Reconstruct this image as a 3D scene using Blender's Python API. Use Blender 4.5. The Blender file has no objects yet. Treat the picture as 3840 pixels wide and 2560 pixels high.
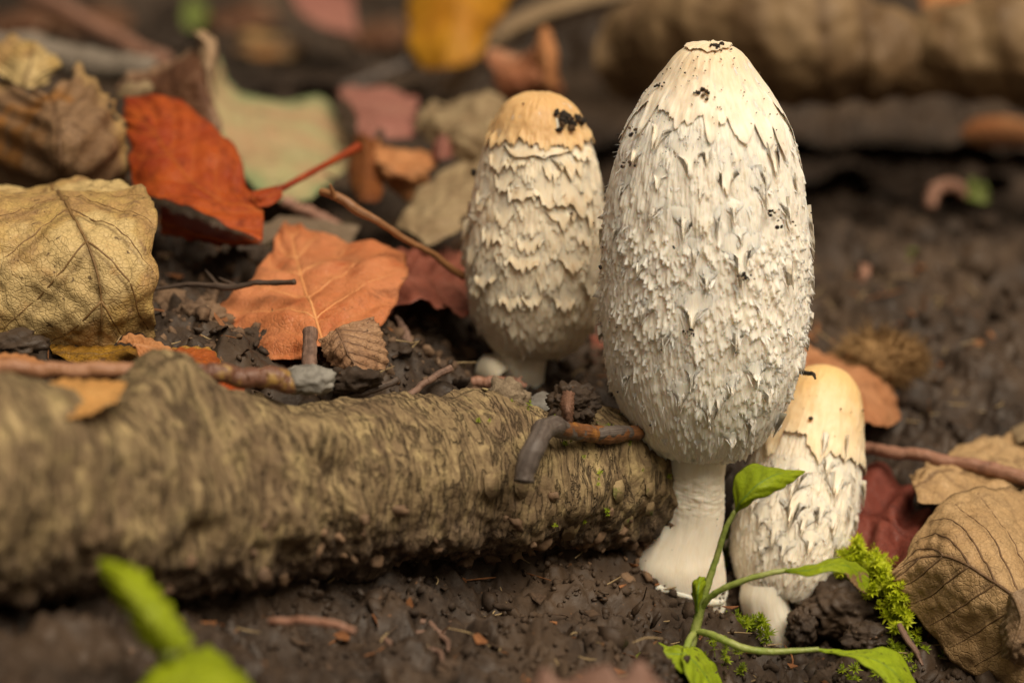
import bpy, bmesh, math, random
import numpy as np
from mathutils import Vector, Matrix

random.seed(7)
RNG = np.random.default_rng(11)
SC = bpy.context.scene
COL = SC.collection

# ------------------------------------------------------------------ camera
PITCH = math.radians(15.0)
CAM = np.array([0.0, -0.589, 0.2116])
LENS, SENSOR = 100.0, 36.0
FWD = np.array([0, math.cos(PITCH), -math.sin(PITCH)])
UPV = np.array([0, math.sin(PITCH), math.cos(PITCH)])
RGT = np.array([1.0, 0, 0])
cam_data = bpy.data.cameras.new('camera')
cam_data.lens = LENS; cam_data.sensor_width = SENSOR
cam_data.clip_start = 0.01; cam_data.clip_end = 200
cam_data.dof.use_dof = True
cam_data.dof.focus_distance = 0.597
cam_data.dof.aperture_fstop = 7.5
cam_data.dof.aperture_blades = 9
cam = bpy.data.objects.new('camera', cam_data); COL.objects.link(cam)
cam.location = CAM
cam.rotation_euler = (math.radians(90) - PITCH, 0, 0)
SC.camera = cam

# ------------------------------------------------------------------ sky, sun, exposure
SUN_EL, SUN_AZ = math.radians(60), math.radians(146)      # azimuth clockwise from +Y (camera looks +Y)
world = bpy.data.worlds.new('World'); SC.world = world; world.use_nodes = True
wn = world.node_tree; wn.nodes.clear()
w_out = wn.nodes.new('ShaderNodeOutputWorld'); w_bg = wn.nodes.new('ShaderNodeBackground')
sky = wn.nodes.new('ShaderNodeTexSky'); sky.sky_type = 'NISHITA'; sky.sun_disc = False
sky.sun_elevation = SUN_EL; sky.sun_rotation = SUN_AZ
sky.air_density = 1.0; sky.dust_density = 4.0; sky.ozone_density = 1.0
hsv = wn.nodes.new('ShaderNodeHueSaturation'); hsv.inputs['Saturation'].default_value = 0.12
tint = wn.nodes.new('ShaderNodeMix'); tint.data_type = 'RGBA'; tint.blend_type = 'MULTIPLY'
tint.inputs['Factor'].default_value = 1.0
tint.inputs['B'].default_value = (1.0, 0.81, 0.57, 1)    # overcast light filtered by autumn trees
wn.links.new(sky.outputs[0], hsv.inputs['Color']); wn.links.new(hsv.outputs[0], tint.inputs['A'])
wn.links.new(tint.outputs['Result'], w_bg.inputs[0]); wn.links.new(w_bg.outputs[0], w_out.inputs[0])
w_bg.inputs[1].default_value = 0.05
sun_d = bpy.data.lights.new('sun', 'SUN'); sun_d.energy = 5.0; sun_d.angle = math.radians(44)
sun_d.color = (1.0, 0.875, 0.70)
sun = bpy.data.objects.new('sun', sun_d); COL.objects.link(sun)
sdir = Vector((math.sin(SUN_AZ) * math.cos(SUN_EL), math.cos(SUN_AZ) * math.cos(SUN_EL), math.sin(SUN_EL)))
sun.rotation_euler = (-sdir).to_track_quat('-Z', 'Y').to_euler()
sun.location = (0, 0, 2)
SC.view_settings.view_transform = 'Standard'; SC.view_settings.look = 'None'
SC.view_settings.exposure = -0.14; SC.view_settings.gamma = 1.0
SC.view_settings.use_curve_mapping = False
SC.cycles.use_denoising = True
try: SC.cycles.denoiser = 'OPENIMAGEDENOISE'
except Exception: pass
SC.cycles.max_bounces = 8; SC.cycles.transparent_max_bounces = 8

# ------------------------------------------------------------------ pixel helpers (photo 3840 x 2560)
KPX = SENSOR / LENS / 3840.0
def P(px, py, D):
    """point seen at photo pixel (px,py) at depth D metres along the view axis"""
    return CAM + FWD * D + RGT * ((px - 1920) * KPX * D) - UPV * ((py - 1280) * KPX * D)
def PV(px, py, y0):
    """point seen at a pixel on the upright plane y = y0"""
    d = FWD + RGT * ((px - 1920) * KPX) - UPV * ((py - 1280) * KPX)
    return CAM + d * ((y0 - CAM[1]) / d[1])
def depth(p): return (np.asarray(p) - CAM) @ FWD
def proj(p):
    q = np.asarray(p) - CAM; D = q @ FWD
    return 1920 + (q @ RGT) / D / KPX, 1280 - (q @ UPV) / D / KPX
def PP(lst): return np.array([P(*a) for a in lst])

# ------------------------------------------------------------------ noise
_perm = np.random.default_rng(3).permutation(256)
_perm = np.concatenate([_perm, _perm, _perm])
_grad = np.random.default_rng(4).normal(size=(256, 3)); _grad /= np.linalg.norm(_grad, axis=1)[:, None]
def perlin(p):
    p = np.asarray(p, float)
    i = np.floor(p).astype(int); f = p - i; i &= 255
    u = f * f * f * (f * (f * 6 - 15) + 10)
    r = 0
    for dx in (0, 1):
        wx = u[..., 0] if dx else 1 - u[..., 0]
        for dy in (0, 1):
            wy = u[..., 1] if dy else 1 - u[..., 1]
            for dz in (0, 1):
                wz = u[..., 2] if dz else 1 - u[..., 2]
                h = _perm[_perm[_perm[(i[..., 0] + dx) & 255] + ((i[..., 1] + dy) & 255)] + ((i[..., 2] + dz) & 255)]
                g = _grad[h]
                r = r + wx * wy * wz * (g[..., 0] * (f[..., 0] - dx) + g[..., 1] * (f[..., 1] - dy) + g[..., 2] * (f[..., 2] - dz))
    return r * 1.6
def fbm(p, o=4, lac=2.1, gain=0.5):
    p = np.asarray(p, float); r = 0; a = 1.0
    for k in range(o):
        r = r + a * perlin(p + 17.3 * k); p = p * lac; a *= gain
    return r
def billow(p, o=5, lac=2.05, gain=.52):
    p = np.asarray(p, float); r = 0; a = 1.0
    for k in range(o):
        r = r + a*(np.abs(perlin(p + 31.7*k)) - .22); p = p*lac; a *= gain
    return r
def n1(x, seed=0.0, o=3):
    x = np.atleast_1d(np.asarray(x, float))
    return fbm(np.stack([x, np.full_like(x, seed * 3.17 + .5), np.full_like(x, seed * 1.31 + .2)], -1), o)
def lumps2(x, y, cell, seed, rmin=.45, rmax=.8):
    """rounded crumb relief: highest of hemispheres on a jittered lattice"""
    rs = np.random.default_rng(seed); N = 64
    jx, jy = rs.random((N, N)), rs.random((N, N)); rr = rmin + (rmax - rmin) * rs.random((N, N)); zz = rs.random((N, N)) * .45
    X, Y = x / cell, y / cell; ix, iy = np.floor(X).astype(int), np.floor(Y).astype(int)
    h = np.zeros_like(X)
    for a in (-1, 0, 1):
        for b in (-1, 0, 1):
            cx, cy = ix + a, iy + b
            k = (cx % N, cy % N)
            d2 = (X - cx - jx[k]) ** 2 + (Y - cy - jy[k]) ** 2
            r = rr[k]
            h = np.maximum(h, np.sqrt(np.maximum(r * r - d2, 0)) - zz[k] * r)
    return h * cell
def smooth(a, b, x):
    t = np.clip((np.asarray(x, float) - a) / (b - a), 0, 1); return t * t * (3 - 2 * t)
def catmull(pts, n):
    pts = np.asarray(pts, float)
    if len(pts) == 2:
        t = np.linspace(0, 1, n)[:, None]; return pts[0] * (1 - t) + pts[1] * t
    d = np.linalg.norm(np.diff(pts[:, :3], axis=0), axis=1) ** .5 + 1e-9
    T = np.concatenate([[0], np.cumsum(d)]); m = np.zeros_like(pts)
    s = np.diff(pts, axis=0) / np.diff(T)[:, None]
    m[1:-1] = (s[:-1] * np.diff(T)[1:, None] + s[1:] * np.diff(T)[:-1, None]) / (np.diff(T)[:-1] + np.diff(T)[1:])[:, None]
    m[0] = s[0]; m[-1] = s[-1]
    t = np.linspace(0, T[-1], n); k = np.clip(np.searchsorted(T, t, 'right') - 1, 0, len(pts) - 2)
    h = (T[k + 1] - T[k]); u = ((t - T[k]) / h)[:, None]; h = h[:, None]
    r = (2*u**3-3*u**2+1)*pts[k] + (u**3-2*u**2+u)*h*m[k] + (-2*u**3+3*u**2)*pts[k+1] + (u**3-u**2)*h*m[k+1]
    # even arc length
    L = np.concatenate([[0], np.cumsum(np.linalg.norm(np.diff(r[:, :3], axis=0), axis=1))])
    q = np.linspace(0, L[-1], n)
    return np.stack([np.interp(q, L, r[:, j]) for j in range(r.shape[1])], -1)

# ------------------------------------------------------------------ mesh helpers
def grid_faces(nu, nv, wrap=False):
    """vertex (i,j) -> i*nv + j ; wrap closes j"""
    i = np.arange(nu - 1)[:, None]; j = np.arange(nv if wrap else nv - 1)[None, :]
    j2 = (j + 1) % nv
    return np.stack([i*nv + j, i*nv + j2, (i+1)*nv + j2, (i+1)*nv + j], -1).reshape(-1, 4)
def tris(F):
    F = np.asarray(F)
    return F if F.shape[1] == 3 else np.concatenate([F[:, [0, 1, 2]], F[:, [0, 2, 3]]])
class MB:
    """collects pieces into one mesh"""
    def __init__(s): s.V = []; s.F = []; s.A = []; s.n = 0
    def add(s, V, F, A=None):
        V = np.asarray(V, float).reshape(-1, 3); s.V.append(V); s.F.append(np.asarray(F) + s.n)
        s.A.append(np.zeros((len(V), 3)) if A is None else np.asarray(A, float).reshape(-1, 3)); s.n += len(V)
    def get(s):
        k = {f.shape[1] for f in s.F}
        F = np.concatenate(s.F if len(k) == 1 else [tris(f) for f in s.F])
        return np.concatenate(s.V), F, np.concatenate(s.A)
def mesh_data(name, V, F, A=None, mat=None, smooth_=True):
    V = np.ascontiguousarray(V, np.float32); F = np.ascontiguousarray(F, np.int32)
    me = bpy.data.meshes.new(name); k = F.shape[1]
    me.vertices.add(len(V)); me.vertices.foreach_set('co', V.ravel())
    me.loops.add(F.size); me.loops.foreach_set('vertex_index', F.ravel())
    me.polygons.add(len(F)); me.polygons.foreach_set('loop_start', np.arange(0, F.size, k, dtype=np.int32))
    try: me.polygons.foreach_set('loop_total', np.full(len(F), k, np.int32))
    except Exception: pass
    me.polygons.foreach_set('use_smooth', np.full(len(F), smooth_, bool))
    if A is not None:
        at = me.attributes.new('pat', 'FLOAT_VECTOR', 'POINT')
        at.data.foreach_set('vector', np.ascontiguousarray(A, np.float32).ravel())
    me.update(calc_edges=True); me.validate()
    if mat: me.materials.append(mat)
    return me
class Thing:
    """a top-level object: an empty at the base that parents its parts"""
    def __init__(s, name, label, cat, group=None, loc=None):
        s.e = bpy.data.objects.new(name, None); COL.objects.link(s.e)
        s.e.empty_display_size = .005
        s.e['label'] = label; s.e['category'] = cat
        if group: s.e['group'] = group
        s.loc = None
        if loc is not None: s.setloc(loc)
    def setloc(s, loc): s.loc = np.array(loc, float); s.e.location = s.loc
    def part(s, name, V, F, A=None, mat=None, smooth_=True, parent=None, label=None, kind=None, solid=0):
        if s.loc is None:
            k = np.argmin(V[:, 2]); s.setloc(V[k])
        me = mesh_data(name, V - s.loc, F, A, mat, smooth_)
        o = bpy.data.objects.new(name, me); COL.objects.link(o); o.parent = parent or s.e
        if label: o['label'] = label
        if kind: o['kind'] = kind
        if solid:
            m = o.modifiers.new('thickness', 'SOLIDIFY'); m.thickness = solid; m.offset = 0
        return o
def single(name, V, F, A, mat, label=None, cat=None, kind=None, group=None, smooth_=True, solid=0):
    loc = V[np.argmin(V[:, 2])].copy() if kind != 'structure' else np.zeros(3)
    me = mesh_data(name, V - loc, F, A, mat, smooth_)
    o = bpy.data.objects.new(name, me); COL.objects.link(o); o.location = loc
    if label: o['label'] = label
    if cat: o['category'] = cat
    if kind: o['kind'] = kind
    if group: o['group'] = group
    if solid:
        m = o.modifiers.new('thickness', 'SOLIDIFY'); m.thickness = solid; m.offset = 0
    return o
def frames(path):
    T = np.gradient(path, axis=0); T /= np.linalg.norm(T, axis=1)[:, None] + 1e-12
    a = np.array([0, 0, 1.0]) if abs(T[0, 2]) < .9 else np.array([0, 1.0, 0])
    n = a - T[0] * (a @ T[0]); n /= np.linalg.norm(n); Ns = [n]
    for k in range(1, len(path)):
        n = Ns[-1] - T[k] * (Ns[-1] @ T[k]); n /= np.linalg.norm(n) + 1e-12; Ns.append(n)
    Ns = np.array(Ns); return T, Ns, np.cross(T, Ns)
def tube(path, rad, nseg=10, rough=0, freq=400, n=None, flat=1.0, cap=True):
    path = np.asarray(path, float)
    if n: 
        rad = np.interp(np.linspace(0, 1, n), np.linspace(0, 1, len(np.atleast_1d(rad))), np.atleast_1d(rad)) if np.ndim(rad) else np.full(n, rad)
        path = catmull(path, n)
    rad = np.full(len(path), rad) if np.ndim(rad) == 0 else np.asarray(rad)
    T, N, B = frames(path); a = np.linspace(0, 2*np.pi, nseg, endpoint=False)
    V = path[:, None] + rad[:, None, None] * (np.cos(a)[None, :, None] * N[:, None] * flat + np.sin(a)[None, :, None] * B[:, None])
    if rough:
        d = fbm(V * freq, 3)[..., None] * rough
        V = V + d * (V - path[:, None]) / (rad[:, None, None] + 1e-9)
    L = np.concatenate([[0], np.cumsum(np.linalg.norm(np.diff(path, axis=0), axis=1))])
    A = np.stack([np.repeat(L[:, None], nseg, 1), np.repeat((a * rad.mean())[None], len(path), 0), np.zeros((len(path), nseg))], -1)
    V = V.reshape(-1, 3); A = A.reshape(-1, 3); F = tris(grid_faces(len(path), nseg, True))
    if cap:
        k = len(V); V = np.concatenate([V, path[:1] - T[:1]*rad[0]*.25, path[-1:] + T[-1:]*rad[-1]*.25]); A = np.concatenate([A, A[:1], A[-1:]])
        j = np.arange(nseg); j2 = (j+1) % nseg; e = (len(path)-1)*nseg
        F = np.concatenate([F, np.stack([np.full(nseg, k), j2, j], -1), np.stack([np.full(nseg, k+1), e+j, e+j2], -1)])
    return V, F, A
_ico = {}
def ico(sub):
    if sub not in _ico:
        bm = bmesh.new(); bmesh.ops.create_icosphere(bm, subdivisions=sub, radius=1)
        bm.verts.ensure_lookup_table()
        _ico[sub] = (np.array([v.co[:] for v in bm.verts]), np.array([[v.index for v in f.verts] for f in bm.faces])); bm.free()
    return _ico[sub]
def rotm(r):
    q = r.normal(size=4); q /= np.linalg.norm(q); w, x, y, z = q
    return np.array([[1-2*(y*y+z*z), 2*(x*y-z*w), 2*(x*z+y*w)], [2*(x*y+z*w), 1-2*(x*x+z*z), 2*(y*z-x*w)], [2*(x*z-y*w), 2*(y*z+x*w), 1-2*(x*x+y*y)]])
def clod(center, rad, seed, sub=3, lump=.35, fine=.06):
    r = np.random.default_rng(seed); V, F = ico(sub)
    d = np.zeros(len(V))
    for k in range(14):                                   # clustered rounded lumps
        c = r.normal(size=3); c /= np.linalg.norm(c); w = r.uniform(.35, .7)
        a = np.linalg.norm(V - c, axis=1)
        d = np.maximum(d, np.sqrt(np.maximum(w*w - a*a, 0)) * r.uniform(.5, 1))
    d = .55*d + .5*(billow(V*1.9 + seed*.37, 5) + .12)
    s = 1 - lump*.5 + lump * d + fine * fbm(V * 5 + seed, 3) + .15 * perlin(V * 1.3 + seed * 2.1) + fine*1.3*fbm(V * 2.1 + seed*1.7, 3)
    V = V * s[:, None] * np.array(rad) @ rotm(r).T if np.ndim(rad) == 0 else (V * s[:, None]) * np.array(rad)
    return V + np.array(center), F

# ------------------------------------------------------------------ material helpers
def new_mat(name):
    m = bpy.data.materials.new(name); m.use_nodes = True; nt = m.node_tree; nt.nodes.clear()
    return m, nt
class NT:
    def __init__(s, name):
        s.m, s.t = new_mat(name); s.out = s.t.nodes.new('ShaderNodeOutputMaterial')
    def n(s, typ, **kw):
        nd = s.t.nodes.new(typ)
        for k, v in kw.items(): setattr(nd, k, v)
        return nd
    def link(s, a, b): s.t.links.new(a, b)
    def set(s, sock, v):
        if isinstance(v, bpy.types.NodeSocket): s.link(v, sock)
        else: sock.default_value = v
    def math(s, op, a, b=0.0, clamp=False):
        nd = s.n('ShaderNodeMath', operation=op, use_clamp=clamp); s.set(nd.inputs[0], a); s.set(nd.inputs[1], b); return nd.outputs[0]
    def vmul(s, a, v):
        nd = s.n('ShaderNodeVectorMath', operation='MULTIPLY'); s.set(nd.inputs[0], a); s.set(nd.inputs[1], v); return nd.outputs[0]
    def noise(s, vec, scale, detail=4, rough=.55, dist=0):
        nd = s.n('ShaderNodeTexNoise'); s.set(nd.inputs['Vector'], vec); nd.inputs['Scale'].default_value = scale
        nd.inputs['Detail'].default_value = detail; nd.inputs['Roughness'].default_value = rough; nd.inputs['Distortion'].default_value = dist
        return nd.outputs['Fac']
    def voro(s, vec, scale, feature='F1'):
        nd = s.n('ShaderNodeTexVoronoi', feature=feature); s.set(nd.inputs['Vector'], vec); nd.inputs['Scale'].default_value = scale
        return nd.outputs['Distance']
    def ramp(s, fac, stops):
        nd = s.n('ShaderNodeValToRGB'); s.set(nd.inputs[0], fac); e = nd.color_ramp.elements
        while len(e) < len(stops): e.new(.5)
        for k, (p, c) in enumerate(stops): e[k].position = p; e[k].color = (*c, 1) if len(c) == 3 else c
        return nd.outputs[0]
    def step(s, fac, a, b, lo=0.0, hi=1.0):
        nd = s.n('ShaderNodeMapRange'); nd.interpolation_type = 'SMOOTHSTEP'; s.set(nd.inputs[0], fac)
        nd.inputs[1].default_value = a; nd.inputs[2].default_value = b; nd.inputs[3].default_value = lo; nd.inputs[4].default_value = hi
        return nd.outputs[0]
    def mix(s, f, a, b, mode='MIX'):
        nd = s.n('ShaderNodeMix', data_type='RGBA', blend_type=mode); s.set(nd.inputs['Factor'], f)
        for k, v in (('A', a), ('B', b)):
            s.set(nd.inputs[k], (*v, 1) if isinstance(v, (tuple, list)) and len(v) == 3 else v)
        return nd.outputs['Result']
    def bump(s, h, dist, strength=1.0, normal=None):
        nd = s.n('ShaderNodeBump'); s.set(nd.inputs['Height'], h); nd.inputs['Distance'].default_value = dist
        nd.inputs['Strength'].default_value = strength
        if normal: s.link(normal, nd.inputs['Normal'])
        return nd.outputs[0]
    def attr(s, name='pat'):
        nd = s.n('ShaderNodeAttribute', attribute_name=name); return nd.outputs['Vector']
    def sep(s, v):
        nd = s.n('ShaderNodeSeparateXYZ'); s.set(nd.inputs[0], v); return nd.outputs
    def pos(s): return s.n('ShaderNodeNewGeometry').outputs['Position']
    def bsdf(s, col, rough=.6, normal=None, spec=.4, sss=0, sss_r=(1, .6, .35), sss_s=.002, coat=0, coat_r=.2, transl=0, transl_col=None):
        b = s.n('ShaderNodeBsdfPrincipled'); s.set(b.inputs['Base Color'], (*col, 1) if isinstance(col, tuple) else col)
        s.set(b.inputs['Roughness'], rough); b.inputs['Specular IOR Level'].default_value = spec
        if normal: s.link(normal, b.inputs['Normal'])
        if sss: b.inputs['Subsurface Weight'].default_value = sss; b.inputs['Subsurface Radius'].default_value = sss_r; b.inputs['Subsurface Scale'].default_value = sss_s
        if coat: s.set(b.inputs['Coat Weight'], coat); b.inputs['Coat Roughness'].default_value = coat_r
        o = b.outputs[0]
        if transl:
            t = s.n('ShaderNodeBsdfTranslucent'); s.set(t.inputs[0], transl_col if transl_col is not None else (col if not isinstance(col, tuple) else (*col, 1)))
            mx = s.n('ShaderNodeMixShader'); mx.inputs[0].default_value = transl; s.link(o, mx.inputs[1]); s.link(t.outputs[0], mx.inputs[2]); o = mx.outputs[0]
        s.link(o, s.out.inputs[0]); return s.m

def mat_soil(name='soil', wet=.5, tone=1.0):
    t = NT(name); p = t.pos()
    a = t.noise(p, 90, 5, .6); b = t.noise(p, 900, 4, .65); g = t.noise(p, 28, 3)
    c = t.ramp(a, [(.3, (.017*tone, .0096*tone, .0054*tone)), (.5, (.037*tone, .0215*tone, .0122*tone)), (.72, (.076*tone, .046*tone, .026*tone))])
    c = t.mix(t.step(g, .48, .66, 0, .8), c, (.082*tone, .050*tone, .028*tone))
    c = t.mix(t.step(b, .40, .75, 0, .7), c, (.066*tone, .043*tone, .027*tone))
    c = t.mix(t.step(b, .69, .73), c, (.17*tone, .11*tone, .062*tone))
    c = t.mix(t.step(t.noise(p, 520, 2), .71, .74), c, (.16*tone, .075*tone, .03*tone))
    r = t.step(t.noise(p, 160, 4), .35, .7, .80 - wet*.6, .92)
    h = t.math('ADD', t.math('MULTIPLY', t.noise(p, 700, 5, .65), .8), t.math('MULTIPLY', t.noise(p, 2600, 3, .6), .35))
    return t.bsdf(c, r, t.bump(h, .00030, .9), .38)
def mat_mushroom(name, white, tan, brown, skin=False, top=None, sss=.55):
    """pat = (around m, along m, tip 0..1)"""
    t = NT(name); v = t.attr(); x, y, tip = t.sep(v)
    comb = t.n('ShaderNodeCombineXYZ'); t.set(comb.inputs[0], x); t.set(comb.inputs[1], y)
    fine = t.noise(t.vmul(comb.outputs[0], (3200, 330, 1)), 1, 4, .6, .25)
    mid = t.noise(t.vmul(comb.outputs[0], (900, 200, 1)), 1, 4, .6, .4)
    big = t.noise(t.pos(), 75, 4, .6); spot = t.noise(t.pos(), 420, 4, .6)
    c = t.mix(t.step(big, .35, .7), white, tuple(.86*w + .14*q for w, q in zip(white, tan)))
    c = t.mix(t.step(mid, .3, .75, 0, .25), c, tan)
    if skin:
        c = t.mix(t.step(big, .50, .75, 0, .22), c, tan); c = t.mix(t.step(spot, .64, .74, 0, .4), c, brown)
        if top: c = t.mix(t.step(t.math('ADD', y, t.math('MULTIPLY', t.math('SUBTRACT', t.noise(t.pos(), 120, 4), .5), .022)), top[1], top[0], 0, top[2]), c, tan)
    k = t.math('MULTIPLY', tip, t.step(spot, .25, .75, .45, 1.25), True)
    c = t.mix(t.step(k, .3, .95, 0, .6), c, tan)
    c = t.mix(t.step(k, .85, 1.2, 0, .75), c, brown)
    h = t.math('ADD', t.math('MULTIPLY', fine, 0.25 if skin else .7), t.math('MULTIPLY', mid, .3 if skin else .8))
    return t.bsdf(c, .5 if skin else .68, t.bump(h, .00007 if skin else .00022, .8), .3, sss, (1, .72, .5), .0028)
def mat_leaf(name, c1, c2, vein, dark=None, veindark=.5, spot=None, spot_lo=.6, freq=120, transl=.22, rough=.5, edge=None, fine=1.0, patch=None):
    """pat = (s across -1..1, t along 0..1, vein 0..1)"""
    t = NT(name); s, tt, vn = t.sep(t.attr()); p = t.pos()
    c = t.mix(t.step(t.noise(p, freq, 5, .62), .36, .64), c1, c2)
    if dark: c = t.mix(t.step(t.noise(p, freq*2.3, 5, .65, .3), .5, .72, 0, .85), c, dark)
    if patch: c = t.mix(t.step(t.noise(p, freq*.45, 3, .5), .52, .6), c, patch)
    if edge: c = t.mix(t.step(t.math('ADD', t.math('ABSOLUTE', s), t.math('MULTIPLY', t.math('SUBTRACT', t.noise(p, 160, 3), .5), .5)), .72, 1.0), c, edge)
    if spot: c = t.mix(t.step(t.noise(p, freq*5, 3, .6), spot_lo, spot_lo+.07, 0, .85), c, spot)
    c = t.mix(t.math('MULTIPLY', vn, veindark), c, vein)
    wp = t.n('ShaderNodeVectorMath', operation='ADD'); t.link(p, wp.inputs[0])
    wn_ = t.n('ShaderNodeTexNoise'); t.link(p, wn_.inputs['Vector']); wn_.inputs['Scale'].default_value = 300
    t.link(t.vmul(wn_.outputs['Color'], (.0012, .0012, .0012)), wp.inputs[1]); wpo = wp.outputs[0]
    cell = t.step(t.voro(wpo, 950, 'DISTANCE_TO_EDGE'), 0, .16); cell2 = t.step(t.voro(wpo, 330, 'DISTANCE_TO_EDGE'), 0, .06)
    c = t.mix(t.math('MULTIPLY', t.math('SUBTRACT', 1.0, cell), .20*fine), c, vein)
    c = t.mix(t.math('MULTIPLY', t.math('SUBTRACT', 1.0, cell2), .14*fine), c, vein)
    blot = t.noise(p, freq*3.1, 6, .7, .6)
    c = t.mix(t.step(blot, .54, .70, 0, .65), c, tuple(.42*v for v in c1)); c = t.mix(t.step(blot, .44, .28, 0, .5), c, tuple(min(1, 1.5*v) for v in c2))
    rim = t.step(t.math('ABSOLUTE', s), .955, 1.0); c = t.mix(t.math('MULTIPLY', rim, .6), c, tuple(.35*v for v in c1))
    h = t.math('ADD', t.math('ADD', t.math('MULTIPLY', cell, .35), t.math('MULTIPLY', cell2, .35)), t.math('MULTIPLY', t.noise(p, 420, 5, .65), 1.3))
    rv = t.step(blot, .3, .7, rough - .08, rough + .25)
    return t.bsdf(c, rv, t.bump(h, .00026*fine, .85), .35, transl=transl)
def mat_wood(name, c1, c2, c3=None, rough=.55, along=90, around=1500, bumpd=.0004):
    t = NT(name); v = t.attr(); p = t.pos()
    f = t.noise(t.vmul(v, (along, around, 1)), 1, 5, .6, .3); g = t.noise(p, 260, 4, .6)
    c = t.mix(t.step(f, .35, .68), c1, c2)
    if c3: c = t.mix(t.step(g, .52, .66), c, c3)
    return t.bsdf(c, rough, t.bump(t.math('ADD', f, t.math('MULTIPLY', g, .6)), bumpd, .8), .4)
def mat_plain(name, c1, c2, freq=300, rough=.7, bumpd=.0003, transl=0, spec=.4):
    t = NT(name); p = t.pos(); f = t.noise(p, freq, 5, .62)
    return t.bsdf(t.mix(t.step(f, .35, .68), c1, c2), rough, t.bump(t.noise(p, freq*4, 4, .6), bumpd, .8), spec, transl=transl)
def mat_bark():
    t = NT('old_bark'); v = t.attr(); p = t.pos(); s, a, up = t.sep(v)
    f = t.noise(t.vmul(v, (520, 170, 1)), 1, 5, .7, .9); g = t.noise(p, 48, 5, .65); q = t.noise(p, 420, 5, .65)
    c = t.ramp(f, [(.3, (.06, .038, .020)), (.48, (.175, .120, .062)), (.66, (.33, .245, .125))])
    c = t.mix(t.step(g, .45, .64, 0, .7), c, (.15, .098, .055))
    c = t.mix(t.step(q, .5, .7, 0, .5), c, (.26, .19, .10))
    f2 = t.noise(t.vmul(v, (330, 75, 1)), 1, 4, .6, 1.2); crack = t.step(t.math('ABSOLUTE', t.math('SUBTRACT', f2, .5)), .035, .0)
    c = t.mix(t.math('MULTIPLY', crack, .55), c, (.035, .022, .012))
    c = t.mix(t.step(t.noise(p, 130, 5, .7), .50, .70, 0, .7), c, (.44, .335, .16))
    soil = t.step(t.math('ADD', up, t.math('MULTIPLY', t.math('SUBTRACT', t.noise(p, 75, 5, .65), .5), 1.3)), -.75, .0)
    c = t.mix(soil, t.mix(t.step(q, .35, .65), (.045, .029, .019), (.16, .108, .070)), c)     # caked soil with its own uneven outline
    m = t.math('MULTIPLY', t.step(t.noise(p, 240, 4, .7), .56, .66), t.step(s, .03, .10))
    c = t.mix(t.math('MULTIPLY', m, .7), c, (.09, .135, .012))
    h = t.math('SUBTRACT', t.math('ADD', t.math('MULTIPLY', f, .9), t.math('MULTIPLY', q, .9)), t.math('MULTIPLY', crack, .9))
    return t.bsdf(c, .78, t.bump(h, .0009, .9), .3)

SOIL = mat_soil('soil', .42, .80); SOIL_DRY = mat_soil('dry_soil', .1, 2.6); SOIL_PALE = mat_plain('pale_clod', (.14, .10, .062), (.25, .19, .125), 500, .85, .0006)
STONE = mat_plain('grey_stone', (.12, .11, .095), (.26, .245, .215), 260, .65)
STONE_B = mat_plain('blue_grey_stone', (.13, .115, .10), (.21, .20, .18), 300, .75)
DIRT = mat_plain('dirt_speck', (.012, .009, .007), (.04, .028, .02), 1500, .85)
DIRT_BR = mat_plain('brown_fleck', (.06, .032, .014), (.13, .08, .04), 1500, .8)

# ------------------------------------------------------------------ terrain
ctrl_px = [  # (px, py, depth) read off the photograph
    (2540, 2250, .604), (2680, 2290, .606), (2400, 2180, .606), (2870, 2450, .622), (2300, 2500, .562), (1700, 2500, .548), (1280, 2230, .572), (1900, 2150, .600),
    (2250, 2100, .615), (600, 2500, .505), (0, 2420, .492), (0, 2560, .470), (1100, 2560, .525), (2700, 2560, .585), (3400, 2520, .600),
    (3800, 2500, .600), (3250, 2350, .622), (2800, 2080, .640), (3300, 1720, .662), (3300, 1600, .668), (3600, 1500, .678), (3800, 1950, .640),
    (3500, 1200, .712), (3700, 900, .775), (3200, 900, .77), (100, 1300, .602), (700, 1350, .597), (1200, 1450, .603),
    (1700, 1500, .617), (2000, 1492, .650), (2260, 1500, .645), (900, 1170, .635), (1400, 1100, .665), (1600, 1300, .64), (2250, 1250, .68),
    (300, 1950, .565), (800, 1850, .575), (1400, 1800, .60), (2000, 1800, .625)]
_cp = [P(*c) for c in ctrl_px]
for x, y in ((.02, .24), (.06, .24), (.10, .25), (.14, .26)): _cp.append(np.array([x, y, .032]))
for x in (-.25, -.12, 0, .12, .25):
    for y in (.30, .42, .62): _cp.append(np.array([x, y, .05 + .012*(y-.28) - .02*x*(x < 0)]))
for x in (-.3, -.17): _cp.append(np.array([x, .02, .056])); _cp.append(np.array([x, -.1, .035]))
for x in (.17, .3): _cp.append(np.array([x, -.01, -.008])); _cp.append(np.array([x, -.1, -.01])); _cp.append(np.array([x, .1, .03]))
for x in (-.2, -.05, .08, .2): _cp.append(np.array([x, -.22, .012 - .05*x])); _cp.append(np.array([x, -.4, .008 - .02*x]))
_cp = np.array(_cp)
def _tps(r2): return r2 * np.log(r2 + 1e-9)
_n = len(_cp); _r2 = ((_cp[:, None, :2] - _cp[None, :, :2])**2).sum(-1)
_K = np.zeros((_n+3, _n+3)); _K[:_n, :_n] = _tps(_r2) + np.eye(_n)*3e-6; _K[:_n, _n] = 1; _K[:_n, _n+1:] = _cp[:, :2]; _K[_n:, :_n] = _K[:_n, _n:].T
_w = np.linalg.solve(_K, np.concatenate([_cp[:, 2], np.zeros(3)]))
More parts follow.
